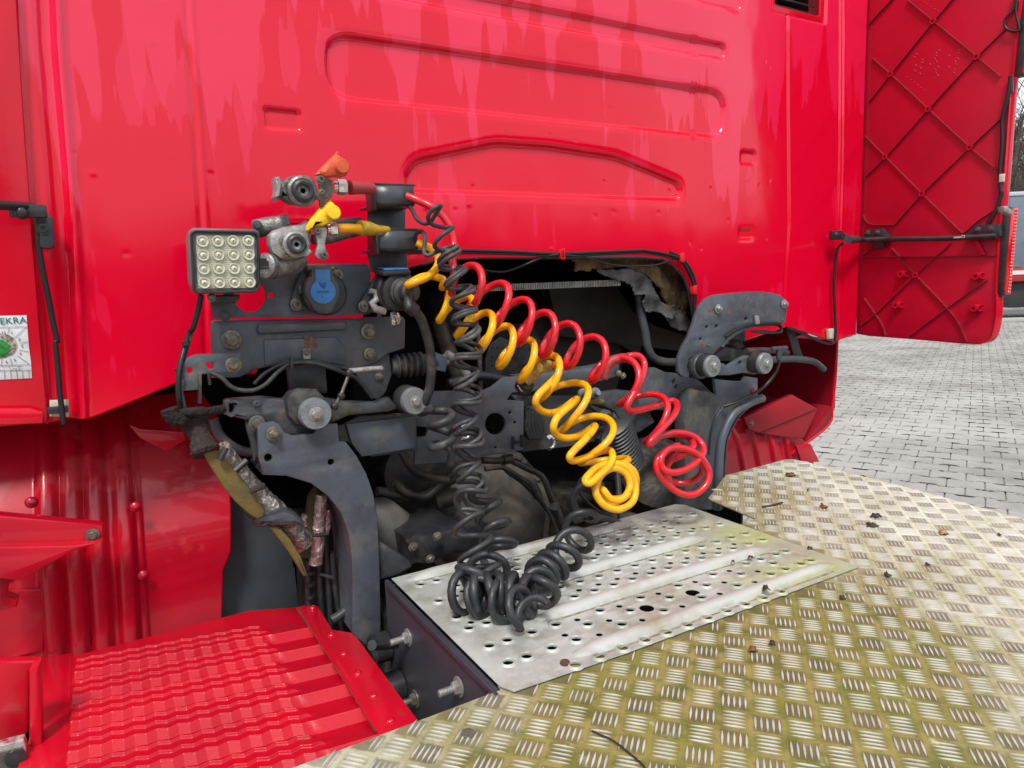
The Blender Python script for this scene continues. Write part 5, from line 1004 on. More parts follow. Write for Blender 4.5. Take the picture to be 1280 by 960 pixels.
MB().tube(spline(PP(C1((760, 480), (850, 470), (920, 450), (990, 435)), [1.25, 1.26, 1.27, 1.28]), 5), .012, 12, flat=.6).build('mounting_arm', M_BRN, t2, sm=60)
MB().tube(spline(PP(C1((740, 400), (830, 405), (920, 395), (1000, 388)), [1.25, 1.26, 1.27, 1.28]), 5), .009, 12).build('mounting_arm', M_PLA, t2, sm=60)
a, b = PP(C1((835, 428), (885, 424)), 1.215)
MB().lathe([(.0095, 0), (.0095, .006)], a, b - a, 16).build('collar', M_CHROME, t2); MB().lathe([(.0125, .004), (.0125, .016), (.010, .018)], a, b - a, 6).build('hose_nut', M_CHROME, t2)

# ================================================================== COILED HOSES
HR, HY = .0074, .0074
def px_nodes(l): return [(P(x, y, Y), r, t) for x, y, Y, r, t in l]
hr = thing('coiled_hose', P(650, 400, 1.2), 'red coiled air hose, the one stretched highest across the cab opening', 'air hose', 'coiled hoses between coupling brackets')
MB().tube(spline(PP(C1((948, 218), (1000, 218), (1060, 222)), [1.205, 1.21, 1.22]), 5), .0125, 14, rf=lambda s: 1 - .15 * s).build('sleeve', M_HREDD, hr, sm=60)
lead = spline(PP(C4((110, 100), (160, 118), (230, 150), (290, 195), (330, 250), (345, 310)), [1.24, 1.23, 1.21, 1.20, 1.19, 1.185]), 8)
h1 = join(lead, px_nodes([(556, 348, 1.175, .036, 0), (592, 360, 1.17, .040, 1.15), (625, 384, 1.165, .042, 2.25), (656, 405, 1.16, .042, 3.3), (687, 421, 1.155, .042, 4.35), (718, 435, 1.15, .042, 5.35), (748, 452, 1.145, .042, 6.3), (785, 480, 1.14, .043, 7.2), (815, 520, 1.125, .045, 8.1), (838, 555, 1.11, .046, 8.8), (850, 580, 1.09, .046, 9.4), (857, 592, 1.055, .043, 10.5)]))
MB().tube(h1, HR, 12).build('coil', M_HRED, hr, sm=60)
h2n = (px_nodes([(806, 476, 1.15, .034, 0), (818, 508, 1.135, .044, .9), (835, 545, 1.115, .048, 1.8), (850, 575, 1.09, .05, 2.7), (860, 590, 1.06, .046, 3.9)]))
sl1 = PP(T8((985, 215), (1010, 130), (1060, 70), (1130, 50), (1190, 48)), [1.17, 1.17, 1.165, 1.16, 1.155])
MB().tube(spline(sl1, 6), .0105, 14).build('sleeve', M_HREDD, hr, sm=60)
tr_ = [(800, 105, .0), (850, 108, .0), (877, 150, -.005), (868, 210, -.015), (835, 280, -.025), (797, 345, -.025), (784, 380, -.02), (805, 400, -.01), (870, 392, .01), (960, 366, .03), (1025, 345, .035), (1052, 366, .02), (1035, 420, .0), (975, 490, -.015), (915, 555, -.02), (905, 580, -.01), (960, 535, .01), (1050, 515, .02), (1140, 535, .015), (1190, 590, .0), (1175, 650, -.015), (1110, 705, -.02), (1030, 728, -.015), (975, 705, .0), (966, 650, .01), (1010, 603, .015), (1090, 600, .01), (1170, 640, .0), (1218, 715, -.01), (1208, 790, -.015), (1140, 845, -.01), (1060, 835, .0), (990, 780, .01), (945, 720, .012), (950, 655, .015), (1000, 610, .02), (1060, 590, .02)]
MB().tube(spline([sl1[-1]] + [P(*E6((x, y))[0], 1.145 - .105 * min(1, i / 24) + dy) for i, (x, y, dy) in enumerate(tr_)] + [h1[-5], h1[-1]], 6), HR, 12).build('coil', M_HRED, hr, sm=60)
MB().lathe([(.0125, -.002), (.0125, .002)], sl1[-1], sl1[-1] - sl1[-2], 16).build('crimp_ring', M_CASTL, hr)

hy = thing('coiled_hose', P(600, 420, 1.2), 'yellow coiled air hose running below the red one to a black clamp on the frame', 'air hose', 'coiled hoses between coupling brackets')
MB().tube(spline(PP(C1((885, 424), (940, 422), (1000, 424)), [1.215, 1.22, 1.23]), 5), .0085, 14).build('hose_tail', M_HYEL, hy, sm=60)
MB().tube(spline(PP(C1((998, 420), (1040, 422), (1085, 432), (1140, 432)), [1.23, 1.235, 1.24, 1.25]), 4), .0125, 14, rf=lambda s: 1.1 - .7 * max(0, s - .3)).build('sleeve', M_HYELD, hy, sm=60)
leady = PP(C4((165, 332), (185, 342), (240, 365), (272, 410), (262, 460), (215, 505), (155, 530), (120, 545), (140, 530), (190, 505), (240, 500), (290, 515)), [1.23, 1.225, 1.20, 1.185, 1.175, 1.17, 1.17, 1.185, 1.205, 1.215, 1.22, 1.215])
h3 = join(spline(leady, 6), px_nodes([(548, 374, 1.185, .030, 0), (570, 388, 1.18, .036, .95), (597, 410, 1.175, .037, 2.05), (622, 428, 1.17, .038, 3.05), (650, 446, 1.165, .039, 4.1), (676, 464, 1.155, .042, 5.05), (700, 488, 1.145, .048, 5.85), (722, 520, 1.13, .052, 6.55), (744, 552, 1.12, .050, 7.3), (760, 585, 1.10, .046, 8.1), (768, 600, 1.08, .044, 8.7), (773, 607, 1.05, .041, 9.8)]))
MB().tube(h3, HY, 12).build('coil', M_HYEL, hy, sm=60)
h4n = (px_nodes([(700, 478, 1.15, .036, 0), (715, 500, 1.14, .048, .7), (735, 540, 1.12, .052, 1.5), (755, 585, 1.09, .050, 2.3), (768, 604, 1.06, .042, 3.0), (774, 610, 1.045, .038, 3.6)]))
sl2 = PP(T8((365, 240), (400, 215), (450, 160), (510, 115), (570, 102)), [1.19, 1.185, 1.175, 1.165, 1.16])
MB().tube(spline(sl2, 6), .0105, 14).build('sleeve', M_HYELD, hy, sm=60)
ty_ = [(600, 105, .01), (628, 140, .0), (612, 195, -.015), (530, 280, -.03), (462, 350, -.035), (446, 412, -.03), (488, 468, -.015), (570, 488, .0), (660, 455, .02), (735, 400, .03), (775, 375, .02), (760, 400, .0), (700, 445, -.02), (620, 520, -.03), (587, 600, -.03), (610, 662, -.015), (690, 690, .0), (800, 665, .02), (885, 612, .03), (920, 592, .02), (905, 625, .0), (835, 705, -.02), (750, 790, -.03), (717, 840, -.03), (745, 870, -.015), (850, 845, .01), (950, 800, .025), (1035, 785, .02), (1062, 835, .0)]
te_ = [(690, 690, -.01), (640, 740, -.02), (585, 785, -.02), (562, 765, -.01), (620, 705, .01), (700, 680, .02), (780, 700, .01), (828, 790, .0), (815, 880, -.01), (740, 925, -.015), (660, 900, -.01), (617, 830, .0), (640, 750, .01), (705, 705, .015), (775, 730, .01), (800, 800, .0), (765, 865, -.01), (700, 870, -.005), (655, 820, .005)]
yy_ = [(*T8((x, y))[0], d) for x, y, d in ty_] + [(*E6((x, y))[0], d) for x, y, d in te_]
MB().tube(spline([sl2[-1]] + [P(x, y, 1.150 - .11 * min(1, i / 34) + d) for i, (x, y, d) in enumerate(yy_)] + [h3[-5], h3[-1]], 6), HY, 12).build('coil', M_HYEL, hy, sm=60)
for k in range(7):
    j = .15 + k * .12; pp = spline(sl2, 6); i = int(j * (len(pp) - 2)); MB().lathe([(.0112, -.0008), (.0112, .0008)], pp[i], pp[i + 1] - pp[i], 14).build('crimp_ring', M_CASTL, hy)
MB().tube([P(*T8((345, 290))[0], 1.20), P(*T8((365, 245))[0], 1.19)], .019, 16).build('clamp', M_RUB, hy, sm=60)
MB().tube(PP(T8((300, 262), (325, 305), (365, 318), (405, 295)), 1.185), .0022, 6).build('clamp_wire', M_CHROME, hy, sm=60)

def zq(x, y, z): return Q(x, y, z)
hb1 = thing('coiled_cable', P(585, 500, 1.15), 'thin black coiled electric cable hanging zigzag in front of the yellow hose', 'coiled cable', 'coiled hoses between coupling brackets')
c1 = px_nodes([(545, 262, 1.15, .016, 0), (556, 300, 1.13, .019, 1.4), (566, 335, 1.12, .020, 3), (578, 368, 1.11, .021, 4.6), (581, 400, 1.10, .020, 6.2), (586, 430, 1.10, .021, 7.5), (580, 460, 1.10, .022, 8.8), (586, 490, 1.10, .021, 10), (580, 520, 1.10, .021, 11.3), (588, 550, 1.095, .022, 12.6), (582, 580, 1.09, .022, 13.8), (592, 610, 1.08, .021, 14.9), (583, 640, 1.06, .026, 16), (590, 668, 1.04, .029, 17), (598, 700, 1.02, .030, 18), (606, 722, 1.0, .028, 18.8)])
c1 = [(a, r * 1.08, tt * .86) for a, r, tt in c1]; p1 = helix(c1, 18, 0)
MB().tube(spline(PP(C4((110, 130), (140, 170), (165, 215), (200, 238), (235, 232)), [1.26, 1.23, 1.20, 1.18, 1.16]), 5)[:-1] + p1, .0043, 9, rf=lambda s: .9 + .35 * s).build('coil', M_RUBD, hb1, sm=60)
p2 = helix([(a + Vector((.004, .006, -.010)), r * .95, tt + .0) for a, r, tt in c1[1:13]], 16, math.radians(170))
MB().tube(spline(PP(C4((150, 320), (165, 285), (195, 280), (205, 320), (200, 380), (215, 400)), [1.24, 1.22, 1.20, 1.18, 1.16, 1.15]), 5) + p2, .0041, 9).build('coil', M_RUBD, hb1, sm=60)

hb2 = thing('coiled_cable', Q(640, 745, -.55), 'thick black coiled cable heaped on the perforated step plate below the yellow hose', 'coiled cable', 'coiled hoses between coupling brackets')
zP = -.515
n2 = [(P(600, 612, 1.16), .020, 0), (P(612, 640, 1.13), .026, .9), (P(620, 665, 1.10), .029, 2.0), (P(624, 690, 1.07), .030, 3.0), (P(610, 712, 1.03), .030, 3.9), (zq(590, 728, zP + .01), .033, 4.8), (zq(575, 738, zP), .034, 5.6), (zq(592, 742, zP), .033, 6.6), (zq(610, 742, zP), .031, 7.8), (zq(628, 740, zP), .030, 9.0), (zq(648, 742, zP), .030, 10.2), (zq(664, 745, zP), .029, 11.2), (zq(676, 742, zP), .027, 12.0), (zq(672, 728, zP), .025, 12.8), (zq(678, 716, zP + .005), .026, 13.7), (zq(692, 706, zP + .01), .028, 15.0), (zq(708, 692, zP + .02), .029, 16.2), (P(722, 672, 1.05), .030, 17.2), (P(728, 645, 1.09), .030, 18.0), (P(735, 615, 1.13), .026, 18.8), (P(745, 585, 1.17), .016, 19.4), (P(752, 560, 1.20), .004, 19.8)]
p3 = helix(n2, 18, 1.0)
MB().tube(p3 + spline([p3[-1], P(755, 545, 1.21), P(760, 530, 1.25), P(752, 520, 1.30)], 5)[1:], .0075, 11).build('coil', M_RUB, hb2, sm=60)
n3 = [(P(615, 735, .98), .026, 0), (zq(600, 745, zP), .030, .8), (zq(630, 752, zP), .028, 2.0), (zq(655, 760, zP + .01), .028, 3.0), (zq(672, 768, zP - .008), .024, 3.7)]
MB().tube(helix(n3, 18, 2.0), .0066, 10).build('coil', M_RUB, hb2, sm=60)
wire('tail', PP([(771, 571), (773, 610), (775, 640), (778, 655)], [1.25, 1.22, 1.2, 1.19]), .0075, M_RUB, hb2)
wire('tail', PP([(720, 650), (740, 645), (765, 650), (778, 656)], [1.10, 1.13, 1.16, 1.18]), .0075, M_RUB, hb2)
MB().lathe([(.020, 0), (.022, .012), (.020, .02), (.012, .022), (.012, .03)], P(752, 520, 1.32), (.3, -1, -.4), 20).build('plug', M_RUBD, hb2, sm=40)
wire('thin_lead', PP(T8((780, 870), (820, 900), (860, 960)) + [(725, 600), (722, 612), (735, 628), (750, 640)], 1.2), .003, M_CABLE, hb2)

# ================================================================== UNDERBODY SEEN THROUGH THE FRAME
ub = thing('gearbox', P(640, 640, 1.6), 'oily dark gearbox housing and pipes seen below the grey cross member', 'gearbox')
gc = P(612, 640, 1.66); gx_ = Vector((-.12, -1, .35)).normalized()
MB().lathe([(.24, -.30), (.23, -.10), (.205, -.06), (.205, -.035), (.185, -.03), (.165, .02), (.12, .05), (.055, .062), (.05, .060), (.0, .058)], gc, gx_, 48, jit=.015).build('bell_housing', M_CASE, ub, sm=50)
for k in range(14):
    a = 2 * math.pi * k / 14; u = gx_.orthogonal().normalized(); v = gx_.cross(u); bolt(ub, gc + gx_ * -.034 + (u * math.cos(a) + v * math.sin(a)) * .194, gx_, r=.010, m=M_CASE)
for k in range(9):
    a = 2 * math.pi * k / 9 + .3; u = gx_.orthogonal().normalized(); v = gx_.cross(u); e = gc + gx_ * .0 + (u * math.cos(a) + v * math.sin(a)) * .15
    MB().box(e, (.012, .05, .012), Vector((0, 1, 0)).rotation_difference((u * math.cos(a) + v * math.sin(a))).to_matrix()).build('casting_rib', M_CASE, ub, bev=.003)
MB().lathe([(.022, 0), (.022, .05), (.015, .055)], P(*V7((470, 350))[0], 1.52), (.8, -.5, .2), 18).build('pipe_boss', M_CASE, ub, sm=40)
MB().lathe([(.016, 0), (.016, .02), (.010, .02), (.010, .035)], P(*V7((375, 465))[0], 1.50), (-.6, -.7, .3), 14).build('bleed_screw', M_CAST, ub)
slab('actuator', [V7((270, 620), (350, 590), (620, 520), (700, 560), (720, 700), (560, 720), (400, 790), (300, 790))], 1.27, .16, M_PLA, ub, .014)
slab('actuator_cover', [V7((275, 640), (340, 610), (400, 700), (400, 780), (320, 770))], 1.255, .03, M_DARK, ub, .006)
for q in V7((300, 660), (415, 740), (460, 590)): bolt(ub, P(q[0], q[1], 1.25), r=.007, m=M_BLT)
for pts, Y, r_ in ((V7((760, 82), (860, 85), (940, 80), (1050, 130), (1160, 190), (1210, 300), (1260, 400), (1300, 520)), 1.45, .0085), (V7((780, 140), (900, 130), (1000, 190), (1090, 250), (1120, 330)), 1.52, .007), (V7((60, 290), (200, 310), (330, 330), (420, 300), (520, 230), (620, 190)), 1.50, .012), (V7((180, 230), (260, 300), (380, 325), (470, 260), (580, 150)), 1.48, .010),
                   (V7((900, 100), (930, 160), (1040, 240), (1200, 420), (1260, 560)), 1.56, .006), (C3((430, 80), (470, 200), (520, 330), (560, 430)), 1.55, .02), (C3((620, 60), (635, 200), (640, 330), (645, 420)), 1.50, .006)): wire('pipe', PP(pts, Y), r_, M_DARK, ub, 10)
c = P(*V7((930, 75))[0], 1.45); MB().lathe([(.013, -.012), (.013, .012)], c, (1, 0, 0), 8).build('pipe_union', M_DARK, ub); MB().lathe([(.013, -.010), (.013, .010)], P(*V7((1245, 385))[0], 1.45), (.3, 0, 1), 8).build('pipe_union', M_CASE, ub)
MB().lathe([(.05, -.04), (.09, -.02), (.09, .03), (.06, .05), (.0, .052)], P(*V7((330, 160))[0], 1.62), (-.2, -1, .1), 26).build('motor_housing', M_DARK, ub, sm=40)
MB().lathe([(.12, -.1), (.12, .02), (.09, .05), (.0, .055)], P(*C3((820, 300))[0], 1.72), (-.1, -1, 0), 30).build('turbo_cover', M_DARK, ub, sm=40)
MB().lathe([(.17, -.04), (.19, .0), (.19, .03), (.12, .05), (.0, .052)], P(*C3((1080, 300))[0], 1.82), (-.1, -1, 0), 40).build('fan_housing', M_LINER, ub, sm=40)
MB().tube(spline(PP(C3((200, -60), (330, -20), (430, 40), (480, 120)), [1.8, 1.7, 1.6, 1.55]), 5), .04, 16).build('intake_duct', M_DARK, ub, sm=60)
pb = slab('perforated_cover', [C3((690, 200), (740, 160), (790, 180), (800, 260), (760, 340), (700, 390), (670, 380), (665, 280))], 1.58, .02, M_GREYD, ub, .006)
for k in range(9): MB().lathe([(.0028, 0), (.0028, .001)], P(*C3((700 + (k % 3) * 28, 220 + (k // 3) * 45))[0], 1.5795), (0, -1, 0), 8).build('hole', M_VOID, pb)
lx_ = P(*T8((1080, 740))[0], 1.45); prof = [(.02, -.10)]
for k in range(14): prof += [(.058, -.09 + k * .012), (.066, -.085 + k * .012)]
MB().lathe(prof + [(.02, .09)], lx_, (.45, .2, -.8), 30).build('ribbed_bellows', M_RUB, ub, sm=20)
MB().lathe([(.10, -.12), (.12, -.05), (.12, .08), (.08, .10), (.0, .1)], P(815, 600, 1.62), (-.3, -.6, .5), 30).build('air_tank', M_DARK, ub, sm=40)
slab('lower_bracket', [V7((20, 660), (80, 620), (320, 785), (200, 850), (20, 900))], 1.285, .06, M_GREYD, ub, .006)
MB().lathe([(.07, -.08), (.075, .0), (.05, .06), (.0, .08)], P(*V7((90, 560))[0], 1.42), (-.3, -.4, .8), 26).build('boot', mat('worn grey rubber', (.12, .115, .105), .7, c2=(.07, .068, .06), ns=10), ub, sm=50)
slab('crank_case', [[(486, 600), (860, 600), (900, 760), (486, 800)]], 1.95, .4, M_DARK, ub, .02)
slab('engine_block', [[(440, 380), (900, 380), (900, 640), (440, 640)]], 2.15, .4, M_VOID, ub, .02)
slab('cable_loom', [T8((345, 430), (480, 420), (540, 560), (500, 680), (390, 690), (340, 620))], 1.40, .05, M_PLA, ub, .015)
for k in range(5): wire('loom_hose', PP(T8((355 + k * 26, 440 + k * 12), (375 + k * 22, 520), (360 + k * 28, 600), (400 + k * 22, 690)), 1.375), .006, M_RUB, ub)
for k in range(4): wire('loom_hose', PP(T8((880 + k * 18, 430 + k * 10), (940 + k * 20, 480), (1010 + k * 16, 520 + k * 10), (1070, 640 + k * 20)), 1.375), .005, M_RUB, ub)
for pts, r_ in (([(560, 480), (600, 470), (640, 478)], .012), ([(500, 560), (520, 590), (560, 600)], .010)): wire('pipe', PP(pts, 1.42), r_, M_DARK, ub)
ut = thing('undertray', (.9, 2.0, .4), 'black underbody tray and bulkhead below the cab behind the gearbox', 'undertray')
sheet('tray', [(-.35, 1.0, .42), (1.95, 1.0, .42), (1.95, 3.3, .42), (-.35, 3.3, .42)], M_VOID, ut); sheet('added_arch_top', [(-.62, 1.46, 1.53), (-.155, 1.46, 1.53), (-.155, 3.2, 1.53), (-.62, 3.2, 1.53)], M_VOID, ut); sheet('added_outer_wing', [(-.62, 1.40, .7), (-.62, 3.2, .7), (-.62, 3.2, 1.6), (-.62, 1.40, 1.6)], M_RED, ut); sheet('bulkhead', [(-.62, 2.75, .42), (2.15, 2.75, .42), (2.15, 2.75, 1.8), (-.62, 2.75, 1.8)], M_VOID, ut)  # arch top and outer wing: unseen, added to keep light off the left mudguard
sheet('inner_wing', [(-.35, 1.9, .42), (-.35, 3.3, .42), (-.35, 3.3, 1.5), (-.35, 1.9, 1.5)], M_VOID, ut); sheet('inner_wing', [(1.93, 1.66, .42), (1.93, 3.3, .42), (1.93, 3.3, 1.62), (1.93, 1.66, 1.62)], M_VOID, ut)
# front wheels
for x, lab in ((.10, 'black front tyre hidden deep behind the ribbed left mudguard'), (1.72, 'black front tyre deep behind the right frame tower')):
    tw = thing('front_wheel', (x, 2.15, 0), lab, 'wheel'); MB().lathe([(.28, -.13), (.45, -.15), (.51, -.12), (.52, 0), (.51, .12), (.45, .15), (.28, .13)], (x, 2.15, .52), (1, 0, 0), 40).build('tyre', mat('tyre', (.02, .02, .02), .7), tw, sm=50); MB().lathe([(.28, -.1), (.2, -.04), (.0, -.03)], (x, 2.15, .52), (1, 0, 0), 30).build('rim', M_GREYD, tw)
ig = thing('inner_guard', P(325, 700, 1.5), 'slate grey curved inner guard beside the foil wrapped pipe', 'inner guard')
def inner_guard():
    px = [(268, 640), (300, 625), (330, 640), (352, 665), (366, 695), (373, 730), (376, 762), (376, 790), (262, 790)]
    q = [P(x, y, 1.56) for x, y in px]; poly = [(p.x, p.z) for p in q]; X, Z = np.meshgrid(np.linspace(min(p[0] for p in poly), max(p[0] for p in poly), 70), np.linspace(min(p[1] for p in poly), max(p[1] for p in poly), 70), indexing='ij')
    me = grid_mesh(X, 1.55 + .9 * (X - X.min()) ** 2 + .25 * (Z - Z.min()) ** 2, Z, True); s = sdf(X, Z, poly)[:-1, :-1].reshape(-1); bm = bmesh.new(); bm.from_mesh(me); bm.faces.ensure_lookup_table(); bmesh.ops.delete(bm, geom=[bm.faces[i] for i in np.nonzero(s > 0)[0]], context='FACES'); bm.to_mesh(me); bm.free()
    link('guard_shell', me, mat('slate grey plastic', (.075, .09, .105), .5, c2=(.055, .065, .075), ns=6, bs=.1, bsc=100), ig, center=False)
    slab('slot', [D2((965, 372), (978, 372), (978, 398), (965, 398))], 1.585, .004, M_VOID, ig, 0)
inner_guard()

# ================================================================== WRAPPED PIPES
M_CLUMP = mat('oily black rag', (.008, .006, .005), .9, c2=(.022, .016, .014), ns=120, bs=1.0, bsc=140, bd=.006)
wp = thing('wrapped_pipe', P(300, 600, 1.3), 'olive foam and foil wrapped pipe slanting down left of the frame tower', 'insulated pipe')
MB().tube(spline(PP(G8((205, 120), (245, 180), (285, 290), (310, 360)), [1.29, 1.28, 1.26, 1.25]), 16), .024, 40, jit=.07, rf=lambda s: .85 + .12 * math.sin(s * 9) + .05 * math.sin(s * 31)).build('fibre_wrap', M_WRAP, wp, sm=60)
MB().tube(spline(PP(G8((90, 110), (150, 90), (260, 75), (320, 80), (420, 60)), [1.28, 1.26, 1.25, 1.26, 1.28]), 6), .008, 12, jit=.2).build('dirty_clamp', M_CLUMP, wp, sm=60)
MB().tube(spline(PP(G8((60, 60), (80, 100), (130, 130), (160, 100)), 1.26), 6), .014, 14, jit=.15).build('fibre_knot', M_CLUMP, wp, sm=60)
mf = MB().tube(spline(PP(G8((390, 330), (470, 430), (560, 540), (660, 640), (760, 730), (860, 840), (960, 960)), [1.27, 1.28, 1.29, 1.30, 1.30, 1.31, 1.32]), 8), .020, 24, jit=.14); mf.build('foil_wrap', M_FOIL, wp, sm=60)
ol = slab('foam_strip', [G8((270, 330), (330, 305), (400, 340), (470, 430), (560, 540), (640, 640), (700, 745), (690, 780), (650, 798), (600, 770), (500, 680), (420, 580), (350, 470))], 1.245, .030, M_OLIVE, wp, .005)
slab('foam_strip', [G8((720, 840), (800, 850), (870, 930), (940, 1040), (990, 1180), (960, 1180), (860, 1020))], 1.27, .03, M_OLIVE, wp, .005)
slab('cloth_tape', [G8((600, 800), (700, 770), (830, 735), (920, 770), (980, 830), (880, 850), (760, 850), (660, 850))], 1.262, .06, M_FELT2 if 'M_FELT2' in globals() else M_PLAG, wp, .012)
wire('loose_thread', PP(G8((560, 740), (610, 780), (625, 830), (680, 840), (720, 825), (800, 860)), 1.245), .0012, M_CABLE, wp)
for a, b in (((440, 320), (400, 400)), ((580, 400), (500, 470)), ((700, 570), (600, 610))): MB().tube(PP(G8(a, b), 1.235), .006, 8, jit=.2).build('tie_wire', M_PLA, wp)
wire('grey_hose', PP(G8((360, 130), (380, 200), (430, 270), (520, 330), (610, 350)), 1.34), .009, M_GREYD, wp)
w2 = thing('wrapped_pipe', P(392, 680, 1.35), 'upright foil wrapped pipe with dark olive strip behind the frame tower arch', 'insulated pipe')
slab('foam_strip', [K5((285, 240), (330, 290), (290, 340), (280, 480), (270, 700), (240, 960), (140, 940), (190, 720), (200, 500), (220, 340))], 1.34, .025, mat('dark olive foam', (.045, .045, .012), .8, c2=(.06, .06, .02), ns=30), w2, .004)
MB().tube(spline(PP(K5((335, 300), (325, 420), (310, 560), (300, 700), (290, 860), (275, 1000)), 1.345), 8), .0135, 16, jit=.2).build('foil_wrap', M_FOILP, w2, sm=60)
MB().tube(spline(PP(K5((385, 450), (390, 560), (370, 680)), 1.35), 6), .009, 12, jit=.2).build('foil_wrap', M_FOILP, w2, sm=60)
MB().tube(spline(PP(K5((175, 500), (165, 570), (180, 620)), 1.35), 6), .007, 10, jit=.3).build('foil_wrap', M_FOILP, w2, sm=60)
MB().tube(PP(K5((200, 690), (260, 715), (400, 700)), 1.325), .004, 8).build('cable_tie', M_PLA, w2)
for pts in (((395, 620), (398, 680), (400, 740), (405, 790)), ((404, 640), (408, 700), (412, 760), (414, 800)), ((386, 700), (385, 740), (388, 780)), ((415, 690), (418, 730), (425, 770), (430, 800))): wire('cable', PP(pts, 1.36), .0065, M_RUB, w2)
for y in (700, 715, 730, 745, 760): MB().lathe([(.0105, -.003), (.0105, .003)], P(388, y, 1.355), (0, 0, 1), 14).build('conduit_ring', M_RUB, w2)
MB().tube(PP([(400, 718), (415, 722)], 1.345), .0035, 8).build('cable_tie', M_PLAG, w2)
slab('loom_clutter', [[(372, 640), (440, 640), (445, 800), (378, 800)]], 1.42, .04, M_VOID, w2, .01)
wire('brace', PP([(415, 775), (430, 765), (450, 745)], 1.33), .010, M_GREYD, w2)

# ================================================================== STEP PLATE WITH RAISED HOLES
sp_ = thing('step_plate', (.78, .97, 1.15), 'perforated aluminium step plate with raised round holes under the coiled cables', 'step plate')
ZS = -.5475
def drift(x): return -.030 * (x - .45)
holes_b = []; holes_s = []; huge = [(.8287, .8207), (.7254, .8232)]
P1 = .0427
front = [(.5246 + k * P1, .751) for k in range(14)]; 
colA = [.4479, .4791, .5231, .5675, .6547, .741, .826, .911, .996, 1.035, 1.078, 1.106]
for y in (.809, .8655): holes_b += [(x, y) for x in colA]
holes_b += [(.6106 + k * .0856, .839) for k in range(6)]
holes_b += front
colF = [.447, .479] + [.5222 + k * P1 for k in range(14)] + [1.118]
for y in (.932, .976, 1.048, 1.128): holes_b += [(x, y) for x in colF if x < 1.125]
holes_b += [(.4997 + k * P1, 1.087) for k in range(13)]
holes_s += [(.607 + k * .0856, .804) for k in range(5)] + [(.607 + k * .0856, .862) for k in range(5)] + [(.5624 + k * .0855, .832) for k in range(6) if k not in (2, 3)]
holes_s += [(.4596 + k * .0427, .950) for k in range(15)] + [(.5 + k * .0427, 1.062) for k in range(14)] + [(.5 + k * .0427, 1.106) for k in range(14)]
hb_ = [(x, y + drift(x)) for x, y in holes_b]; hs_ = [(x, y + drift(x)) for x, y in holes_s]
hb_ = [h for h in hb_ if h[1] > .735]
outl = [(.410, .766), (.420, .745), (.60, .735), (1.155, .722), (1.155, 1.17), (1.14, 1.187), (.412, 1.188)]
me = plate_mesh([outl] + [circ(x, y, .0084, 16) for x, y in hb_] + [circ(x, y, .0056, 10) for x, y in hs_] + [circ(x, y, .0125, 18) for x, y in huge], .0016, .0003)
me.transform(Matrix.Translation((0, 0, 1.7 + ZS - .0008))); link('plate', me, M_STEP, sp_, sm=35)
cm = MB()
for x, y in hb_: cm.lathe([(.0130, 0.0), (.0112, .0010), (.0099, .0032), (.0091, .0036), (.0085, .0032), (.0083, .0008), (.0001, -.0021)], (x, y, 1.7 + ZS - .0003), (0, 0, 1), 16, open_=True)
o = cm.build('raised_collar', M_STEP, sp_, sm=60); o['kind'] = 'stuff'
for y, x0, x1 in ((.776, .535, 1.13), (.900, .55, 1.10), (1.012, .52, 1.04), (1.165, .43, .98)):
    p = [Vector((x, y + drift(x), 1.7 + ZS - .0008)) for x in np.linspace(x0, x1, 30)]; n = len(p); V = []; prof = [(-.017, 0), (-.012, .0062), (-.005, .0105), (.005, .0105), (.012, .0062), (.017, 0)]
    for i, a in enumerate(p):
        e = min(i, n - 1 - i) / 3; e = min(1, e); e = math.sin(e * math.pi / 2)
        for dy, dz in prof: V.append(a + Vector((0, dy * (.5 + .5 * e), dz * e)))
    MB().add(V, [(i * 6 + k, i * 6 + 6 + k, i * 6 + 7 + k, i * 6 + 1 + k) for i in range(n - 1) for k in range(5)]).build('pressed_ridge', M_STEP, sp_, sm=60)
M_LINE = mat('packed dirt', (.16, .135, .085), .9, c2=(.30, .28, .20), ns=60, lo=.4, hi=.6)
for y, x0, x1 in ((.755, .56, 1.10), (.879, .56, 1.08), (.991, .53, 1.02), (1.143, .44, .96)):
    V = []; n = 60
    for i in range(n):
        x = x0 + (x1 - x0) * i / (n - 1); wd = .0022 + .0020 * noise.noise((x * 30, y * 9, 1)); yy = y + drift(x) + .0008 * noise.noise((x * 50, y, 4)); V += [(x, yy - wd, 1.7 + ZS + .0004), (x, yy + wd * .6, 1.7 + ZS + .0007)]
    me = rawmesh('dirt_line', V, [(2 * i, 2 * i + 2, 2 * i + 3, 2 * i + 1) for i in range(n - 1)]); link('dirt_line', me, M_LINE, sp_)
# its dark side wall with bolts
sw = MB().box((.404, .98, .98), (.008, .43, .34)).build('side_wall', M_BROWNP, sp_, bev=.002)
MB().box((.399, .965, 1.145), (.006, .42, .012)).build('side_lip', M_BROWNP, sp_, bev=.002)
sheet('inner_floor', [(.42, .76, 1.02), (1.15, .76, 1.02), (1.15, 1.18, 1.02), (.42, 1.18, 1.02)], M_VOID, sp_)
sheet('back_wall', [(.41, 1.184, .85), (1.15, 1.184, .85), (1.15, 1.184, 1.14), (.41, 1.184, 1.14)], M_DARK, sp_, .004)
for q in H8((245, 340), (625, 710), (300, 800)): bolt(sp_, R(q[0], q[1], .400), (-1, 0, 0), r=.011, m=M_ZINC if q[1] < 865 else M_BLT, shank=.022)
MB().tube([R(*H8((-30, 400))[0], .33), R(*H8((60, 395))[0], .36), R(*H8((160, 385))[0], .385)], .009, 12).build('stay_rod', M_PLA, sp_, sm=60)
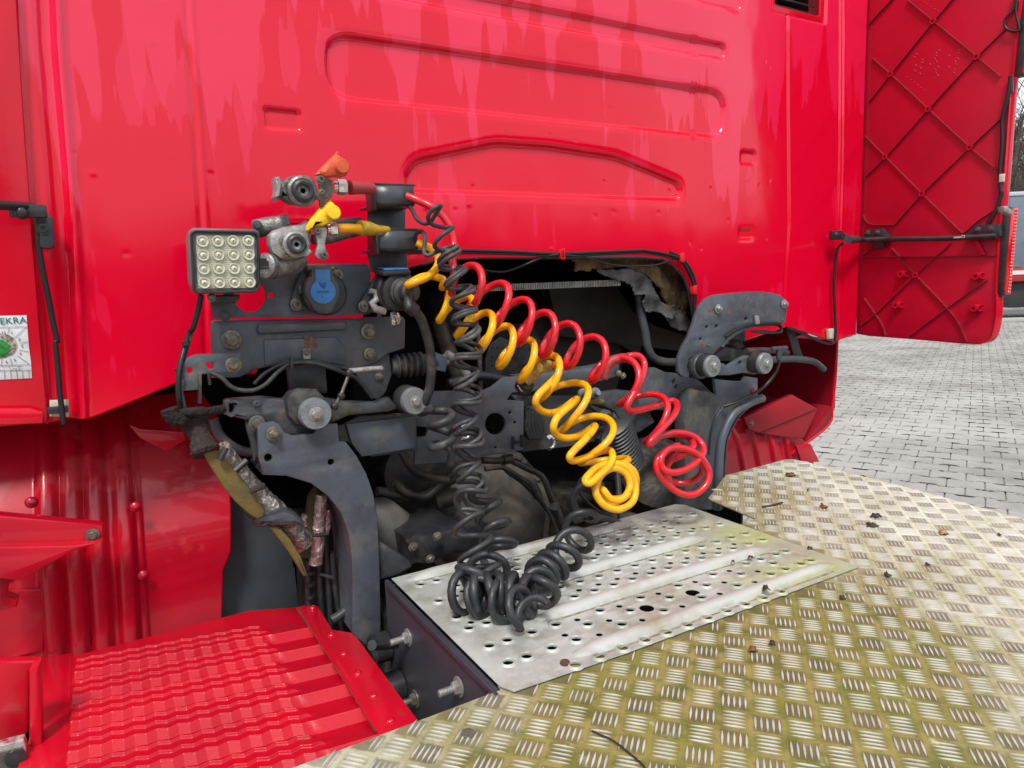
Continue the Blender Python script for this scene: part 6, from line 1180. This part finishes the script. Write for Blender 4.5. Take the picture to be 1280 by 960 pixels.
for q, r_ in ((H8((90, 400))[0], .028), (H8((190, 700))[0], .030)): MB().lathe([(r_, 0), (r_, .03), (r_ * .8, .035), (.0, .036)], R(q[0], q[1], .398), (-1, 0, 0), 24).build('grommet', M_PLA, sp_, sm=40)
# ================================================================== CHEQUER PLATE WALKWAY
ZD = -.551
dk = thing('walkway', (.9, .4, 1.13), 'mossy five bar chequer plate walkway around the perforated step', 'walkway')
dout = [(-.45, -.9), (-.45, .770), (.30, .764), (.409, .7635), (.411, .775), (1.10, .775), (1.10, 1.004), (1.218, 1.011), (1.238, 1.164), (1.245, 1.180), (1.43, 1.292), (1.690, 1.300), (1.712, 1.285), (1.715, 1.24), (1.70, .95), (1.665, .62), (1.65, 0.0), (1.645, -.9)]
me = plate_mesh([dout], .0035, .0006); me.transform(Matrix.Translation((0, 0, 1.7 + ZD - .00175))); link('plate', me, M_CHK, dk, sm=35)
def treads():
    S = .03885; a = math.radians(-48.3); e1 = np.array([math.cos(a), math.sin(a)]); e2 = np.array([-math.sin(a), math.cos(a)])
    o0 = Q(820 + 520 / 5.333, 780 + 205 / 5.333, ZD); o0 = np.array([o0.x, o0.y])     # centre of a group whose bars run along e1
    hl, hw, hh = .0172, .0022, .0022; base = []; prof = [(-1, 0), (-.62, .62), (-.2, .98), (.2, .98), (.62, .62), (1, 0)]
    ridge = [(-.80, .45), (-.4, .9), (0, 1), (.4, .9), (.80, .45)]
    V = [(-hl, 0, 0)] + [(p * hl, q * hw, 0) for p, q in prof[1:-1]] + [(hl, 0, 0)] + [(p * hl, -q * hw, 0) for p, q in prof[1:-1][::-1]] + [(p * hl, 0, q * hh) for p, q in ridge]
    V = np.array(V); # 0..9 outline, 10..14 ridge
    F = [(0, 9, 10), (0, 10, 1), (9, 8, 11), (9, 11, 10), (8, 7, 12), (8, 12, 11), (7, 6, 13), (7, 13, 12), (6, 5, 14), (6, 14, 13), (5, 4, 14), (4, 3, 13), (4, 13, 14), (3, 2, 12), (3, 12, 13), (2, 1, 11), (2, 11, 12), (1, 10, 11)]
    P_ = []; poly = dout; n = 0
    for i in range(-70, 70):
        for j in range(-70, 70):
            c = o0 + e1 * i * S + e2 * j * S
            if c[0] < -.6 or c[0] > 1.75 or c[1] < -.9 or c[1] > 1.32: continue
            al = (i + j) % 2 == 0
            for k in range(-2, 3):
                d = e2 if al else e1; cc = c + d * k * .0070; P_.append((cc[0], cc[1], al))
    A = np.array([(x, y) for x, y, _ in P_]); s = sdf(A[:, 0], A[:, 1], [tuple(map(float, q)) for q in dout]); s2 = np.minimum(s, 9)
    keep = [(x, y, al) for (x, y, al), q in zip(P_, s) if q < -.006 and not (.39 < x < 1.172 and .708 + .028 * (1.155 - x) / .7 < y < 1.2)]; N = len(keep); VV = np.empty((N, 15, 3), np.float32)
    for m_, (x, y, al) in enumerate(keep):
        u = e1 if al else e2; v = np.array([-u[1], u[0]]); q = V[:, :1] * u + V[:, 1:2] * v; VV[m_, :, :2] = q + (x, y); VV[m_, :, 2] = V[:, 2] * rng.uniform(.82, 1.05) + 1.7 + ZD
    f = np.array(F); li = (f[None] + (np.arange(N) * 15)[:, None, None]).reshape(-1).astype(np.int32); me = bpy.data.meshes.new('tread_bar'); me.vertices.add(N * 15); me.vertices.foreach_set('co', VV.ravel()); me.loops.add(len(li)); me.loops.foreach_set('vertex_index', li)
    me.polygons.add(len(li) // 3); me.polygons.foreach_set('loop_start', (np.arange(len(li) // 3) * 3).astype(np.int32)); me.update(); me.validate(); me.polygons.foreach_set('use_smooth', [True] * len(me.polygons))
    o = link('tread_bar', me, M_CHK, dk, center=False); o.location = -WO[dk.name]; o['kind'] = 'stuff'
treads()
for x, y in ((585, 917), (826, 760)): MB().lathe([(.0085, 0), (.0080, .002), (.004, .0024), (.0035, .0008)], Q(x, y, ZD + .001), (0, 0, 1), 18).build('screw', M_BLT, dk, sm=40)
for x, y in zz([(985, 698), (780, 795), (480, 572)], 560, 680, 16 / 3): MB().lathe([(.0075, 0), (.007, .003), (.003, .0035)], Q(x, y, ZS + .001), (0, 0, 1), 14).build('rusty_screw', mat('rusty screw', (.12, .045, .02), .8, c2=(.06, .03, .02), ns=200), sp_, sm=40)
# ================================================================== LEAVES AND CRUMBS ON THE WALKWAY
def leaf(px, size, rot, curl, m, label, z=None, lobes=5, z_=0):
    c = Q(px[0], px[1], (ZD if z is None else z) + .002); n = 26; V = [c + Vector((0, 0, .004 * curl))]; rr = random.Random(int(px[0] * 7))
    for k in range(n):
        a = 2 * math.pi * k / n; r = size * (.62 + .38 * abs(math.cos(a * lobes / 2))) * rr.uniform(.75, 1.05); p = Vector((math.cos(a) * r, math.sin(a) * r * .7, 0)); p.rotate(Matrix.Rotation(rot, 3, 'Z')); V.append(c + p + Vector((0, 0, .0012 + curl * (.0018 + .0030 * math.sin(2 * a + rot)) * (r / size))))
    t = link('fallen_leaf', rawmesh('leaf', V, [(0, 1 + k, 1 + (k + 1) % n) for k in range(n)]), m, sm=60); t.modifiers.new('thickness', 'SOLIDIFY').thickness = .0006
    tag(t, label, 'leaf', 'dead leaves and crumbs on the walkway'); return t
LB = mat('brown leaf', (.22, .085, .03), .7, c2=(.12, .05, .02), ns=60); LD = mat('black rotten leaf', (.035, .022, .016), .7, c2=(.07, .04, .02), ns=80); LT = mat('tan leaf', (.50, .32, .17), .7, c2=(.30, .16, .08), ns=60)
for px, s, r, cu, m, lab, z in (
    ((988, 594), .022, .3, .8, LB, 'long brown curled leaf near the far corner of the chequer plate', None), ((1030, 634), .016, 1, 1.4, LB, 'crumpled red brown leaf in the middle of the far chequer plate', None),
    ((1180, 667), .016, .4, 1.2, LT, 'pale tan crumpled leaf towards the right edge of the chequer plate', None), ((1095, 645), .019, .2, .6, LD, 'flat dark rotten leaf left of the pale tan leaf, the farther of two', None), ((1090, 657), .019, .3, .6, LD, 'flat dark rotten leaf left of the pale tan leaf, the nearer of two', None),
    ((1012, 687), .009, 0, 1.2, LD, 'small dark brown lump beside the right end of the step plate', None), ((1110, 720), .010, .8, 1.2, LD, 'ragged black crumb on the open chequer plate right of the step plate', None), ((958, 738), .012, .5, 1.6, LD, 'dark folded leaf on the front ridge of the step plate', ZS + .006),
    ((938, 698), .009, .2, 1.0, LD, 'dark leaf scrap lying in the middle groove of the step plate', ZS + .004), ((916, 704), .006, .2, 1.2, LD, 'tiny black leaf scrap left of the scrap in the middle groove', ZS + .004), ((1160, 706), .008, .9, .5, LD, 'thin dark leaf skeleton towards the right of the chequer plate', None),
    ((965, 805), .008, .1, .8, LD, 'small dark pebble like crumb on the mossy near plate', None), ((941, 813), .010, .2, .8, LB, 'small red brown leaf bit on the mossy near plate', None), ((1010, 614), .006, .3, 1.4, LD, 'tiny dark crumb beyond the red brown crumpled leaf', None),
    ((1053, 748), .009, .3, .6, LD, 'grey brown scrap right of the step plate front edge', None), ((1250, 669), .008, .7, .5, LD, 'faint dark leaf outline near the right border of the plate', None)): leaf(px, s, r, cu, m, lab, z)
tw_ = thing('twig', Q(775, 930, ZD), 'thin black curved twig lying on the chequer plate at the bottom edge', 'twig')
wire('stem', [Q(x, y, ZD + .004) for x, y in ((740, 914), (765, 925), (785, 940), (805, 958), (812, 975))], .0011, M_CABLE, tw_)
st_ = thing('twig', Q(965, 634, ZD), 'short grey brown twig on the far chequer plate near the notch', 'twig')
wire('stem', [Q(x, y, ZD + .004) for x, y in ((953, 633), (962, 632), (978, 628))], .0022, LD, st_)
